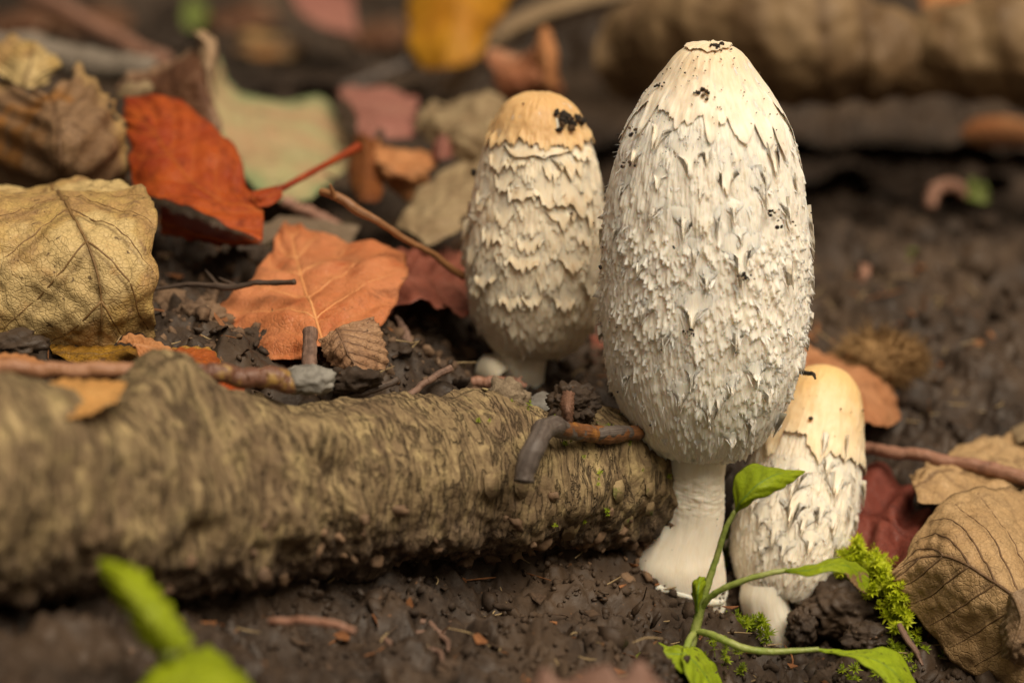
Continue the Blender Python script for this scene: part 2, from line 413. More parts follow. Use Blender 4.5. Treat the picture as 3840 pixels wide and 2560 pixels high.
def zt(x, y):
    x = np.asarray(x, float); y = np.asarray(y, float); sh = np.broadcast(x, y).shape
    X = np.broadcast_to(x, sh).ravel(); Y = np.broadcast_to(y, sh).ravel()
    cx, cy = np.clip(X, -.3, .3), np.clip(Y, -.4, .62)
    z = _w[_n] + _w[_n+1]*cx + _w[_n+2]*cy
    for k in range(_n): z = z + _w[k]*_tps((cx-_cp[k, 0])**2 + (cy-_cp[k, 1])**2)
    return z.reshape(sh)
def ztd(x, y, detail=True):
    """surface with clods and crumbs"""
    z = zt(x, y); p = np.stack([x, y, np.zeros_like(x)], -1)
    z = z + .0040*fbm(p*32, 3)
    m = smooth(-.5, .4, perlin(p*45 + 5.1))
    wp = p + np.stack([.0022*fbm(p*120, 3), .0022*fbm(p*120 + 9.7, 3), np.zeros_like(x)], -1)
    z = z + .0070*billow(wp*62, 6)*(.5 + .6*m) + .0026*billow(wp*185 + 3, 4) + .0012*billow(wp*540 + 8, 2) + .0018*fbm(p*75, 3)
    z = z + lumps2(wp[..., 0], wp[..., 1], .0085, 1, .3, .85)*.50*m + lumps2(wp[..., 0] + .003, wp[..., 1], .0037, 2, .25, .85)*.50 - .0016 + .0022*np.exp(-((x - .0365)**2 + (y + .004)**2)/.015**2)
    return z
def axis_samples(lo, hi, d, far, g):
    a = list(np.arange(lo, hi, d)); s = d
    while a[-1] < far: s *= g; a.append(a[-1] + s)
    b = [lo]; s = d
    while b[-1] > -far: s *= g; b.append(b[-1] - s)
    return np.array(b[:0:-1] + a)
xs = axis_samples(-.115, .125, .00068, 25, 1.065); ys = axis_samples(-.095, .09, .00068, 25, 1.042)
X, Y = np.meshgrid(xs, ys, indexing='ij')
Z = ztd(X, Y)
FT = grid_faces(len(xs), len(ys))
ground = single('ground', np.stack([X, Y, Z], -1).reshape(-1, 3), FT, None, SOIL, kind='structure')
ground['label'] = 'dark damp crumbly woodland soil'
def hit(px, py, lift=0.0):
    """ray through a pixel against the terrain"""
    d = FWD + RGT*((px-1920)*KPX) - UPV*((py-1280)*KPX)
    D = np.linspace(.40, 1.6, 700); q = CAM + d*D[:, None]
    k = np.argmax(q[:, 2] < zt(q[:, 0], q[:, 1]) + lift)
    return q[k]
print('TERRAIN', len(xs)*len(ys))

# ------------------------------------------------------------------ fallen branch (the ledge the litter lies behind)
BARK = mat_bark()
def build_branch():
    cl = [(-900, 1960, .490, 430), (-300, 1900, .510, 425), (0, 1870, .522, 420), (400, 1850, .540, 405), (800, 1830, .556, 375),
          (1200, 1815, .573, 325), (1600, 1790, .590, 290), (1950, 1790, .604, 258), (2250, 1800, .618, 232), (2480, 1825, .632, 205), (2560, 1835, .636, 175)]
    pts = np.array([np.append(P(a, b, d), r*KPX*d) for a, b, d, r in cl])
    n, m = 560, 190
    c = catmull(pts, n); path, rad = c[:, :3], c[:, 3]
    T, N, B = frames(path); a = np.linspace(0, 2*np.pi, m, endpoint=False)
    dirs = np.cos(a)[None, :, None]*N[:, None] + np.sin(a)[None, :, None]*B[:, None]     # N starts near +Z
    L = np.concatenate([[0], np.cumsum(np.linalg.norm(np.diff(path, axis=0), axis=1))])
    base = path[:, None] + dirs*rad[:, None, None]
    q = np.stack([np.repeat(L[:, None], m, 1), np.repeat((a*.014)[None], n, 0), np.zeros((n, m))], -1)
    qq = np.stack([q[..., 0], np.sin(a)[None]*.014 + 0*q[..., 0], np.cos(a)[None]*.014 + 0*q[..., 0]], -1)
    d = .0030*fbm(base*22, 3) + .0011*fbm(base*110, 4)
    rid = fbm(np.stack([qq[..., 0]*420 + qq[..., 2]*260 + 2.5*fbm(base*60, 2), qq[..., 1]*110, qq[..., 2]*110], -1), 3)
    d = d + .00060*rid*(.4 + .8*smooth(-.3, .4, perlin(base*40)))
    up = dirs[..., 2]
    low = smooth(.15, -.5, up + .35*perlin(base*60))
    d = d + low*(.0026*billow(base*110, 5))
    def knob(px, py, dd, r, h, sharp=1.0):
        nonlocal d
        k = P(px, py, dd); w = np.exp(-(np.linalg.norm(base - k, axis=-1)/r)**2*sharp); d = d + h*w
    knob(640, 1440, .548, .011, .0075); knob(330, 1500, .535, .012, -.0065); knob(1250, 1640, .556, .007, .004)
    knob(1270, 1740, .552, .005, -.0035); knob(1750, 1530, .596, .012, .0022); knob(1130, 1560, .565, .009, -.003)
    knob(760, 2020, .53, .004, -.004); knob(620, 1900, .535, .004, -.003); knob(1950, 1960, .59, .006, .003)
    V = base + dirs*d[..., None]
    A = np.stack([q[..., 0]-.18, q[..., 1], up], -1).reshape(-1, 3)
    # end cap at the right-hand break
    Vf = V.reshape(-1, 3); F = tris(grid_faces(n, m, True)); k = len(Vf)
    Vf = np.concatenate([Vf, [path[-1] + T[-1]*.002], [path[0]]]); A = np.concatenate([A, [[.18, 0, 0]], [[0, 0, 0]]])
    j = np.arange(m); j2 = (j+1) % m; e = (n-1)*m
    F = np.concatenate([F, np.stack([np.full(m, k), e+j, e+j2], -1), np.stack([np.full(m, k+1), j2, j], -1)])
    t = Thing('fallen_branch', 'thick old bark-covered branch lying in the soil in front of the leaf litter', 'branch')
    t.part('bark', Vf, F, A, BARK)
    # loose bark flakes and a knot stub
    r = np.random.default_rng(5); mbm = MB()
    for i in range(60):
        ii = r.integers(300, 555); jj = r.integers(0, m); p = V[ii, jj]
        if dirs[ii, jj, 1] > .2 or dirs[ii, jj, 2] < -.5: continue
        s = r.uniform(.0008, .0034); R = rotm(r); g = np.array([[-1, -.5, 0], [.2, -.7, .1], [1, -.2, 0], [.8, .6, .15], [-.1, .8, .05], [-.9, .4, .1]])
        Vk = p + dirs[ii, jj]*.0003 + (g*s*np.array([.6, 1.2, 1])) @ np.stack([T[ii], np.cross(T[ii], dirs[ii, jj]), dirs[ii, jj]])
        o = t.part('bark_flake', Vk, np.array([[0, 1, 4], [0, 4, 5], [1, 2, 3], [1, 3, 4]]), np.tile([0.2, r.random()*.1, .3], (6, 1)), BARK, solid=.0003)
    # moss specks on the bark near the mushroom
    return t, V, dirs, T
branch, BR_V, BR_D, BR_T = build_branch()

# ------------------------------------------------------------------ mushrooms
OV = 3840/2352
class Cap:
    """surface of revolution along a straight axis; (u angle, v arc fraction)"""
    def __init__(s, top, bot, prof, y0, y1=None, seed=0, wob=.02):
        s.a = PV(top[0]*OV, top[1]*OV, y0 if y1 is None else y1); s.b = PV(bot[0]*OV, bot[1]*OV, y0)
        ax = s.b - s.a; s.len = np.linalg.norm(ax); s.ax = ax/s.len
        s.e1 = np.array([1.0, 0, 0]); s.e1 -= s.ax*(s.e1 @ s.ax); s.e1 /= np.linalg.norm(s.e1)
        s.e2 = np.cross(s.ax, s.e1);  s.e2 = s.e2 if s.e2[1] > 0 else -s.e2          # +e2 away from camera
        Dm = depth((s.a + s.b)/2); pr = np.array(prof, float)
        f = np.stack([pr[:, 0]*s.len, pr[:, 1]*OV*KPX*Dm], -1)
        c = catmull(np.column_stack([f, np.zeros(len(f))]), 900)
        L = np.concatenate([[0], np.cumsum(np.hypot(np.diff(c[:, 0]), np.diff(c[:, 1])))])
        s.L = L[-1]; s.h = c[:, 0]; s.r = np.maximum(c[:, 1], 0); s.t = L/L[-1]; s.seed = seed; s.wob = wob
    def S(s, u, v, off=0.0):
        h = np.interp(v, s.t, s.h); r = np.interp(v, s.t, s.r)
        w = perlin(np.stack([np.cos(u)*1.4 + s.seed, np.sin(u)*1.4, v*3.5], -1))
        r = r*(1 + s.wob*w)
        p = s.a + s.ax*h[..., None] + r[..., None]*(np.cos(u)[..., None]*s.e1 + np.sin(u)[..., None]*s.e2)
        if np.ndim(off) or off:
            p = p + s.N(u, v)*np.asarray(off)[..., None]
        return p
    def N(s, u, v):
        e = .004; h1 = np.interp(v+e, s.t, s.h) - np.interp(v-e, s.t, s.h); r1 = np.interp(v+e, s.t, s.r) - np.interp(v-e, s.t, s.r)
        k = np.hypot(h1, r1) + 1e-12
        return (h1/k)[..., None]*(np.cos(u)[..., None]*s.e1 + np.sin(u)[..., None]*s.e2) - (r1/k)[..., None]*s.ax
    def find(s, px, py):
        if not hasattr(s, '_g'):
            uu, vv = np.meshgrid(np.linspace(-np.pi, 0, 181), np.linspace(.01, .995, 240), indexing='ij')
            s._u, s._v = uu, vv; s._g = proj(s.S(uu, vv))
        k = np.argmin((s._g[0]-px)**2 + (s._g[1]-py)**2); return s._u.flat[k], s._v.flat[k]
    def rad(s, v): return np.interp(v, s.t, s.r)
def cap_mesh(c, nu, nv, amp=.00035, v0=0.0):
    v = np.linspace(v0, 1, nv); u = np.linspace(0, 2*np.pi, nu, endpoint=False)
    Vv, Uu = np.meshgrid(v, u, indexing='ij')
    x = Uu*c.r.max(); y = Vv*c.L
    q = np.stack([np.cos(Uu)*c.r.max(), np.sin(Uu)*c.r.max(), y], -1)
    d = amp*(fbm(q*np.array([900, 900, 220]), 3) + .9*fbm(q*np.array([330, 330, 160]) + 7, 3))
    d = d*smooth(0, .12, Vv)
    V = c.S(Uu, Vv, d)
    return V.reshape(-1, 3), grid_faces(nv, nu, True), np.stack([x, y, 0*x], -1).reshape(-1, 3)
def relief_cap(c, tufts, r, front=400, back=110, nv=480, amp=.00024):
    """cap surface whose hanging tufts are raised in the mesh itself; tufts = (u, v, W, L, lift, tip)"""
    u = np.concatenate([np.linspace(-1.5*np.pi, -np.pi - .25, back//2, endpoint=False), np.linspace(-np.pi - .25, .25, front, endpoint=False), np.linspace(.25, .5*np.pi, back//2, endpoint=False)])
    nu = len(u); v = np.linspace(0, 1, nv); H = np.zeros((nv, nu)); T = np.zeros((nv, nu)); cn = r.normal(size=(7, nu))
    ext = np.concatenate([u - 2*np.pi, u, u + 2*np.pi])
    for k, (u0, v0, W, L, lift, tip) in enumerate(tufts):
        u0 = (u0 + 1.5*np.pi) % (2*np.pi) - 1.5*np.pi
        rr = max(float(c.rad(min(v0 + .3*L/c.L, 1))), .003); du = W*.55/rr
        j0, j1 = np.searchsorted(ext, u0 - du), np.searchsorted(ext, u0 + du); i0, i1 = int(np.ceil(v0*(nv-1))), int((v0 + L*1.15/c.L)*(nv-1)) + 1
        if j1 - j0 < 2 or i0 >= nv - 1: continue
        i1 = min(i1, nv); cols = np.arange(j0, j1) % nu
        Y = ((v[i0:i1] - v0)*c.L/L)[:, None]; sk = ((k*.618) % 1 - .5)*.5
        X = ((ext[j0:j1] - u0)*rr/(W*.5))[None] - sk*Y**1.5
        w = 1.02 - .72*np.clip(Y, 0, 1)**1.8; pr = np.clip(1 - (X/w)**2, 0, 1)
        cut = 1 - .30*X**2 + .13*cn[k % 7][cols][None]
        h = lift*np.clip(Y, 0, 1.1)**1.7*pr**.6*(Y < cut)*(1 + .12*cn[(k + 3) % 7][cols][None])
        Hs = H[i0:i1][:, cols]; m = h > Hs; H[i0:i1][:, cols]; 
        Hn = np.where(m, h, Hs); Tn = np.where(m, tip*smooth(.55, 1, Y + 0*X), T[i0:i1][:, cols])
        H[i0:i1, cols] = Hn; T[i0:i1, cols] = Tn
    Vv, Uu = np.meshgrid(v, u, indexing='ij'); y = Vv*c.L; R = c.r.max()
    q = np.stack([np.cos(Uu)*R, np.sin(Uu)*R, y], -1)
    d = H + amp*(fbm(q*np.array([1500, 1500, 260]), 3) + .8*fbm(q*np.array([420, 420, 150]) + 7, 3))*smooth(0, .12, Vv)
    return c.S(Uu, Vv, d).reshape(-1, 3), grid_faces(nv, nu, True), np.stack([Uu*R, y, T], -1).reshape(-1, 3)
def tuft_field(c, n, r, vlo, vhi, Wr, Lr, liftr, tip):
    out = []; rows = int(n**.5*.85)
    for k in range(rows):
        v = vlo + (vhi - vlo)*(k + .5)/rows; cnt = max(6, int(n/rows*c.rad(v)/c.r.max()*1.25))
        for i in range(cnt):
            u = (i + r.random()*1.4 + .5*(k % 2))/cnt*2*np.pi; vv = v + r.normal()*.012
            cl = .35 + .9*smooth(-.35, .5, perlin(np.array([[np.cos(u)*3 + c.seed, np.sin(u)*3, vv*8]])))[0]
            s = r.uniform(.6, 1.15)*(1.6 if r.random() < .12 else 1)
            out.append((u, min(vv, .97), r.uniform(*Wr)*s, r.uniform(*Lr)*s, r.uniform(*liftr)*cl*s**.5, tip*r.uniform(.1, 1.2)))
    return out
def flake(c, u0, v0, W, L, lift, curl=0., teeth=3, nu=7, nv=7, r=None, base=.00005, taper=1.0, skew=0., tipk=1.0, free0=.62, tamp=.14, fray=.07):
    """one shag scale rooted at (u0,v0), hanging L metres down the cap, tip lifted"""
    r = r or np.random.default_rng(0)
    a = np.linspace(-1, 1, nu); b = np.linspace(0, 1, nv); Bb, Aa = np.meshgrid(b, a, indexing='ij')
    wid = W*.5*(1 - smooth(.25, 1.0, Bb)*(.82*taper))*(.8 + .2*smooth(0, .3, Bb))
    tooth = np.abs(((Aa + 1)*.5*teeth + r.random()) % 1 - .5)*2
    end = 1 - (tooth**1.3)*tamp - .34*np.abs(Aa)**1.5*taper + fray*r.normal(size=nu)[None]
    Bl = Bb*(end*smooth(.2, 1, Bb) + (1 - smooth(.2, 1, Bb)))
    rr = max(c.rad(v0), .004)
    u = u0 + (Aa*wid + skew*L*Bb**1.5)/rr
    v = v0 + Bl*L/c.L
    lf = base*smooth(0, .15, Bb) - .0002*(1 - smooth(0, .2, Bb)) + lift*Bb**2 + curl*np.maximum(Bb - .6, 0)**2*4
    free = smooth(free0, 1.0, Bb)                            # sides stay felted to the cap, only the tip is free
    lf = lf - (1 - free)*(np.abs(Aa)**1.6)*(lift*Bb**2*.9 + .00025) + .10*lift*np.sin(Aa*3 + r.random()*6)*Bb*free
    V = c.S(u, np.minimum(v, .9995), lf)
    A = np.stack([u*c.r.max(), v*c.L, tipk*smooth(.5, 1, Bb)*(.55 + .6*r.random((nv, nu)))], -1)
    return V.reshape(-1, 3), grid_faces(nv, nu), A.reshape(-1, 3)
def fringe(c, u0, v0, W, L, lift, n, r, conv=.35, tipk=.3, wid=.0004, nv=6, curl=0.):
    """a lock of n fine fibres side by side, rooted at (u0,v0) and hanging down, tips lifted"""
    a = np.linspace(-1, 1, n) + r.normal(size=n)*.35/n; b = np.linspace(0, 1, nv); e = np.array([-1., 0, 1])
    Ai, Bi, Ei = np.meshgrid(a, b, e, indexing='ij')
    ln = (1 - .38*np.abs(a)**1.6 + .14*r.normal(size=n))[:, None, None]
    rr = max(float(c.rad(v0)), .004); wd = wid*(.7 + .6*r.random(n))[:, None, None]
    x = Ai*W*.5*(1 - conv*Bi**1.3) + Ei*wd*(1 - .85*Bi**1.5) + (r.normal(size=n)*.10*L)[:, None, None]*Bi**2
    u = u0 + x/rr; v = np.minimum(v0 + Bi*ln*L/c.L, .9995)
    lf = -.00025 + .00040*smooth(0, .3, Bi) - .00016*np.abs(Ei)*(1 - Bi*.6) + lift*(1 - .35*Ai**2 + .25*r.normal(size=n)[:, None, None])*Bi**2.2 + curl*np.maximum(Bi-.6, 0)**2*5
    V = c.S(u, v, lf); k = np.arange(n)[:, None, None]*nv*3
    f = grid_faces(nv, 3)[None] + k
    A = np.stack([u*c.r.max(), v*c.L, tipk*smooth(.55, 1, Bi)*(.5 + .7*r.random(n))[:, None, None]], -1)
    return V.reshape(-1, 3), f.reshape(-1, 4), A.reshape(-1, 3)
def star(c, u, v, W, L, lift, r, tipk):
    """fan of fibres drawn together to one raised tip, over a thin felted flap"""
    mb = MB(); v0 = max(v - L/c.L, .05)
    mb.add(*flake(c, u, v0, W*.85, L*.95, lift, lift*.5, int(r.integers(2, 6)), 19, 13, r, tipk=tipk, taper=r.uniform(.95, 1.1), free0=.80, tamp=.16, base=.0002, fray=.13))
    mb.add(*fringe(c, u, v0 + .45*L/c.L, W*.45, L*.62, lift*1.05, 4, r, .75, tipk, .00026, 7, lift*.4))
    return mb.get()
def skin(c, edge, off=.0004, nu=260, nv=70, v0=0.0, flare=.0012, tipk=1.0, bumpa=.0003):
    """smooth crown skin over the cap, ending in a ragged lower edge v = edge(u)"""
    u = np.linspace(0, 2*np.pi, nu, endpoint=False); e = edge(u); b = np.linspace(0, 1, nv)
    Bb, Uu = np.meshgrid(b, u, indexing='ij'); Vv = v0 + (e[None] - v0)*Bb
    q = np.stack([np.cos(Uu), np.sin(Uu), Vv*4], -1)
    fl = flare*(.5 + .7*np.abs(perlin(q*3 + c.seed)))*smooth(.78, 1, Bb)**1.5
    o = off*smooth(0, .1, Bb) + fl + bumpa*fbm(q*4, 3)*smooth(.05, .3, Bb)
    A = np.stack([Uu*c.r.max(), Vv*c.L, tipk*smooth(.9, 1, Bb)*(.6 + .5*np.clip(perlin(q*9), -1, 1))], -1)
    return c.S(Uu, Vv, o).reshape(-1, 3), grid_faces(nv, nu, True), A.reshape(-1, 3)
def stem_mesh(rings, y0, nu=120, nv=160, wrinkle=None, seed=0):
    """rings: (cx, cy, half width) in overview pixels"""
    pts = []
    for cx, cy, hw in rings:
        p = PV(cx*OV, cy*OV, y0); pts.append(np.append(p, hw*OV*KPX*depth(p)))
    c = catmull(np.array(pts), nv); path, rad = c[:, :3], c[:, 3]
    a = np.linspace(0, 2*np.pi, nu, endpoint=False)
    d = np.stack([np.cos(a), np.sin(a), 0*a], -1)
    V = path[:, None] + rad[:, None, None]*d[None]
    L = np.concatenate([[0], np.cumsum(np.linalg.norm(np.diff(path, axis=0), axis=1))])
    q = np.stack([d[None, :, 0]*.007 + 0*V[..., 0], d[None, :, 1]*.007 + 0*V[..., 0], V[..., 2]], -1)
    off = .0003*fbm(q*np.array([260, 260, 60]) + seed, 3) + .0006*perlin(q*90 + seed)
    if wrinkle is not None:
        _, py = proj(V); w = np.exp(-((py/OV - wrinkle[0])/wrinkle[1])**2)
        off = off + w*.00030*fbm(q*np.array([420, 420, 800]) + 3 + seed, 3)
    V = V + off[..., None]*d[None]
    A = np.stack([np.repeat((a*.007)[None], nv, 0), np.repeat(L[:, None], nu, 1), np.zeros((nv, nu))], -1)
    return V.reshape(-1, 3), grid_faces(nv, nu, True), A.reshape(-1, 3)
WHITE, TAN, BROWN = (.76, .70, .60), (.56, .42, .25), (.25, .145, .065)
M_CAP = mat_mushroom('shaggy_cap', (.92, .865, .77), (.74, .61, .43), (.34, .20, .09))
M_SKIN = mat_mushroom('cap_skin', (.91, .845, .73), (.66, .48, .27), (.33, .20, .09), skin=True, top=(.004, .024, .6))
M_CAP2 = mat_mushroom('shaggy_cap_cream', (.80, .71, .56), (.66, .50, .31), (.33, .19, .08))
M_SKIN2 = mat_mushroom('cap_skin_tan', (.74, .57, .35), (.56, .33, .13), (.30, .14, .045), skin=True, top=(.008, .028, .8))
M_CAP3 = mat_mushroom('shaggy_cap_ivory', (.85, .77, .64), (.70, .55, .37), (.36, .22, .10))
M_SKIN3 = mat_mushroom('cap_skin_ochre', (.82, .70, .51), (.70, .45, .18), (.40, .23, .08), skin=True, top=(.006, .026, .9))
M_STEM = mat_mushroom('mushroom_stem', (.87, .81, .69), (.70, .57, .39), (.30, .18, .09), sss=.6)

SPECK = [None, None, None]
def speck(thing, p, nrm, s, r, mat=DIRT, name='soil_speck', parent=None):
    V, F = clod((0, 0, 0), 1.0, int(r.integers(1, 9999)), 1, .5)
    R = rotm(r); V = V*np.array([1, r.uniform(.6, 1), r.uniform(.5, .8)]) @ R.T
    return thing.part(name, p + nrm*s*.35 + V*s, F, None, mat, False, parent)

def small_shag(c, name, n, r, vlo, vhi, Lr, Wr, liftr, thing, mat, parent, avoid=None, tipk=.35, fine=0):
    mb = MB()
    # hanging locks on jittered rings so that they overlap like thatch
    rows = int(n**.5*.80)
    for k in range(rows):
        v = vlo + (vhi - vlo)*(k + .5)/rows; cnt = max(6, int(n/rows*c.rad(v)/c.r.max()))
        for i in range(cnt):
            u = (i + r.random()*1.3 + .5*(k % 2))/cnt*2*np.pi; vv = v + r.normal()*.014
            s = r.uniform(.6, 1.2)*(1.45 if r.random() < .12 else 1)
            cl = .45 + .8*smooth(-.3, .5, perlin(np.array([[np.cos(u)*3, np.sin(u)*3, vv*9]])))[0]
            W = r.uniform(*Wr)*s
            mb.add(*fringe(c, u, np.clip(vv, vlo, .98), W, r.uniform(*Lr)*s, r.uniform(*liftr)*s*cl, max(3, int(W/.00048)), r, r.uniform(.35, .8), tipk*r.uniform(.2, 1.3), .00046))
    for i in range(fine):                                    # single loose fibres
        u = r.random()*2*np.pi; v = r.uniform(vlo, vhi)
        mb.add(*fringe(c, u, v, .0001, r.uniform(.001, .003), r.uniform(.0003, .0012), 1, r, 0, .3, .00014, 5, r.normal()*.0003))
    V, F, A = mb.get()
    return thing.part(name, V, F, A, mat, True, parent, kind='stuff')

# ---- the tall one
Y_MAIN = 0.0
def build_main():
    r = np.random.default_rng(21)
    y0, y1 = 105, 1036
    prof = [(0, 0), (.002, 30), (.008, 52), (.016, 66), (.026, 76), (.042, 88), (.075, 111), (.112, 137), (.15, 159), (.185, 177), (.228, 193), (.286, 209), (.363, 225), (.45, 235),
            (.53, 238), (.64, 238), (.715, 231), (.79, 221), (.855, 203), (.905, 181), (.955, 148), (.988, 112), (1.0, 82), (.985, 70)]
    c = Cap((1632, y0), (1610, y1), prof, Y_MAIN, None, 1.7, .018)
    t = Thing('shaggy_mushroom', 'tall white shaggy egg-shaped mushroom, tallest of the three, beside the branch end', 'mushroom', 'shaggy mushrooms', P(2540, 2262, depth(PV(2540, 2262, Y_MAIN))))
    stem = [(1612, 1000, 60), (1597, 1046, 72), (1594, 1100, 71), (1592, 1150, 70), (1586, 1190, 72), (1575, 1225, 79), (1565, 1255, 90), (1560, 1280, 102),
            (1558, 1300, 106), (1560, 1320, 106), (1563, 1345, 103), (1566, 1375, 99), (1570, 1405, 96)]
    st = t.part('stem', *stem_mesh(stem, Y_MAIN, 150, 240, (1140, 45), 4), M_STEM)
    tf = tuft_field(c, 230, r, .17, .46, (.003, .0068), (.005, .009), (.0002, .0007), 1.1) + tuft_field(c, 900, r, .20, .55, (.0010, .0024), (.0020, .0040), (.0001, .00035), .2) \
        + tuft_field(c, 2900, r, .42, .965, (.0011, .0024), (.0020, .0038), (.00038, .0011), .45)
    cap = t.part('cap', *relief_cap(c, tf, r, 400, 80, 440), M_CAP)
    # crown skin with big ragged points
    tips = [(2580, 440, 1), (2667, 545, .8), (2793, 535, 1.6), (2536, 492, .8), (2398, 515, .9), (2880, 560, 1.2), (2940, 600, .9), (2330, 520, 1), (2990, 560, 1)]
    tp = [(c.find(a, b), w) for a, b, w in tips]
    def edge(u):
        e = .20 + .03*n1(np.cos(u)*3 + np.sin(u)*2 + 5, 2) + .02*n1(u*4, 3, 3)
        for (uu, vv), w in tp:
            d = np.angle(np.exp(1j*(u-uu))); e = np.maximum(e, vv - .075*(d/(.15*w))**2)
        return e + .006*n1(u*15, 7, 3) + .005*n1(u*34, 6, 2)
    t.part('crown_skin', *skin(c, edge, .00028, 420, 64, flare=.0006, tipk=.4), M_SKIN, parent=cap)
    # apex disc
    def edge2(u): return .050 + .010*n1(np.cos(u)*1.5 + 9, 4, 2) + .003*n1(u*6, 3, 2)
    t.part('apex_disc', *skin(c, edge2, .0007, 160, 16, flare=.0002, tipk=.8), M_SKIN, parent=cap)
    big = [(2931, 666, 150, 190, 1), (2544, 668, 210, 160, 1), (2378, 632, 100, 110, 1), (2734, 748, 200, 150, .8), (3014, 636, 90, 130, 1), (2453, 846, 95, 90, 1), (2564, 915, 130, 110, .7),
           (2746, 846, 95, 75, .8), (2868, 806, 110, 130, .9), (2943, 838, 100, 110, 1), (2315, 908, 90, 80, 1), (2410, 1040, 120, 70, 1.1), (2773, 1058, 230, 150, 1.5),
           (2951, 1080, 140, 120, 1.5), (2651, 1098, 100, 80, .8), (2600, 1008, 70, 100, .8), (2690, 888, 60, 100, .7), (2773, 924, 90, 60, .6), (2417, 1206, 130, 70, .8),
           (2595, 1258, 200, 130, 1.5), (2497, 1312, 80, 90, .8), (2754, 1315, 110, 80, .8), (3038, 1226, 90, 90, 1.6), (3048, 1100, 80, 110, 1.3), (3056, 968, 60, 110, 1.6), (3046, 915, 80, 150, 1.4),
           (2262, 1292, 100, 90, 1.5), (2825, 1441, 150, 80, 1.2), (2595, 1449, 90, 80, .9), (2560, 1528, 130, 90, .9), (2694, 1540, 120, 80, .8), (2864, 1512, 120, 90, 1), (2659, 1584, 130, 90, 1),
           (2801, 1611, 120, 80, 1), (2880, 1620, 110, 90, 1.1), (2734, 1667, 110, 60, .9), (2358, 1457, 90, 80, 1), (2742, 1477, 90, 70, .8), (2480, 560, 190, 130, .8), (2640, 640, 120, 110, .6),
           (2840, 690, 120, 90, .7), (2330, 760, 100, 90, 1.1), (2640, 770, 110, 80, .7), (2990, 740, 100, 110, 1.1), (2470, 720, 120, 90, .7), (3044, 1330, 80, 90, 1.4), (3010, 1400, 90, 90, 1.2)]
    for i, (px, py, w, h, k) in enumerate(big):
        u, v = c.find(px, py); W, L = w*5.75e-5, h*5.75e-5*1.35
        if px > 2985 or px < 2335: k *= .45; W *= .6
        if py > 780:
            V, F, A = star(c, u, v, W*1.1, L, .0007*k + .0003, r, 1.0 if py < 1350 else .7)
        else: V, F, A = flake(c, u, max(v - L/c.L, .05), W*1.15, L, .0007*k, .0006*k, r.integers(2, 5), 15, 12, r, tipk=1.15 if py < 1350 else .7, taper=r.uniform(.95, 1.1), skew=r.normal()*.1)
        t.part('scale', V, F, A, M_CAP, parent=cap)
    for i in range(46):                                      # the sides and back carry scales too
        u = r.uniform(.1, np.pi - .1); v = r.uniform(.24, .9); W = r.uniform(.004, .010); L = r.uniform(.005, .009)
        V, F, A = flake(c, u, v, W, L, .0010, .0005, r.integers(3, 6), 9, 7, r, tipk=1.1)
        t.part('scale', V, F, A, M_CAP, parent=cap)
    small_shag(c, 'loose_fibres', 240, r, .25, .96, (.0014, .0030), (.0008, .0018), (.0004, .0010), t, M_CAP, cap, fine=700)
    # dirt
    dirt = [(2620, 352, 24), (2655, 360, 18), (2575, 280, 10), (2645, 275, 11), (2500, 318, 10), (2485, 318, 12), (2440, 390, 8), (2590, 308, 7), (2780, 370, 7), (2700, 233, 10), (2745, 228, 9),
            (2875, 432, 9), (2610, 612, 11), (2372, 615, 12), (2398, 500, 13), (2420, 510, 8), (2380, 512, 7), (2775, 1015, 22), (2782, 1032, 20), (2770, 1025, 15), (2595, 1228, 20), (2602, 1240, 12),
            (2538, 925, 19), (2290, 1000, 21), (2496, 1300, 12), (2750, 1308, 11), (2265, 838, 8), (2575, 816, 6), (2350, 1455, 12), (2460, 1570, 12), (2636, 882, 8), (2870, 790, 16), (2295, 925, 10),
            (2520, 230, 7), (2620, 225, 8), (2690, 190, 26), (2665, 186, 18), (2735, 200, 14), (2320, 1200, 9), (2345, 1215, 8), (3005, 800, 9), (2880, 520, 7), (2900, 545, 6), (2795, 385, 6), (2440, 365, 7)]
    for px, py, s in dirt:
        u, v = c.find(px, py); u, v = np.array(u), np.array(v)
        on = .0021 if v > .3 else .0007
        speck(t, c.S(u, v, on + .0*u), c.N(u, v), s*5.7e-5*.55, r, DIRT, parent=cap)
    for px, py, k in [(2640, 356, 9), (2690, 190, 9), (2780, 1030, 8), (2598, 1236, 7), (2870, 795, 6), (2390, 508, 7), (2490, 320, 5), (2372, 625, 6), (2920, 840, 5)]:
        for i in range(k):
            u, v = c.find(px + r.normal()*16, py + r.normal()*9); u, v = np.array(u), np.array(v)
            speck(t, c.S(u, v, (.0006 if v < .2 else .0019) + 0*u), c.N(u, v), r.uniform(.0003, .0007), r, DIRT if r.random() < .7 else DIRT_BR, parent=cap)
    for i in range(110):
        px, py = r.normal(2600, 190), r.uniform(220, 640)
        u, v = c.find(px, py)
        if v < .05: continue
        u, v = np.array(u), np.array(v)
        speck(t, c.S(u, v, .0006 + 0*u), c.N(u, v), r.uniform(.00010, .0003), r, DIRT if r.random() < .7 else DIRT_BR, parent=cap)
    for px, py, s in [(2478, 2138, 24), (2492, 2150, 14), (2420, 2100, 8), (2610, 2040, 6), (2690, 1945, 7), (2520, 2060, 5), (2395, 2112, 9), (2520, 2110, 6), (2688, 1970, 5), (2590, 1905, 5)]:
        cxy = P(px, py, depth(PV(px, py, Y_MAIN)) - .0075 + ((px-2540)/200)**2*.004)
        speck(t, cxy, np.array([0, -1.0, 0]), s*5.7e-5*.5, r, DIRT, parent=st)
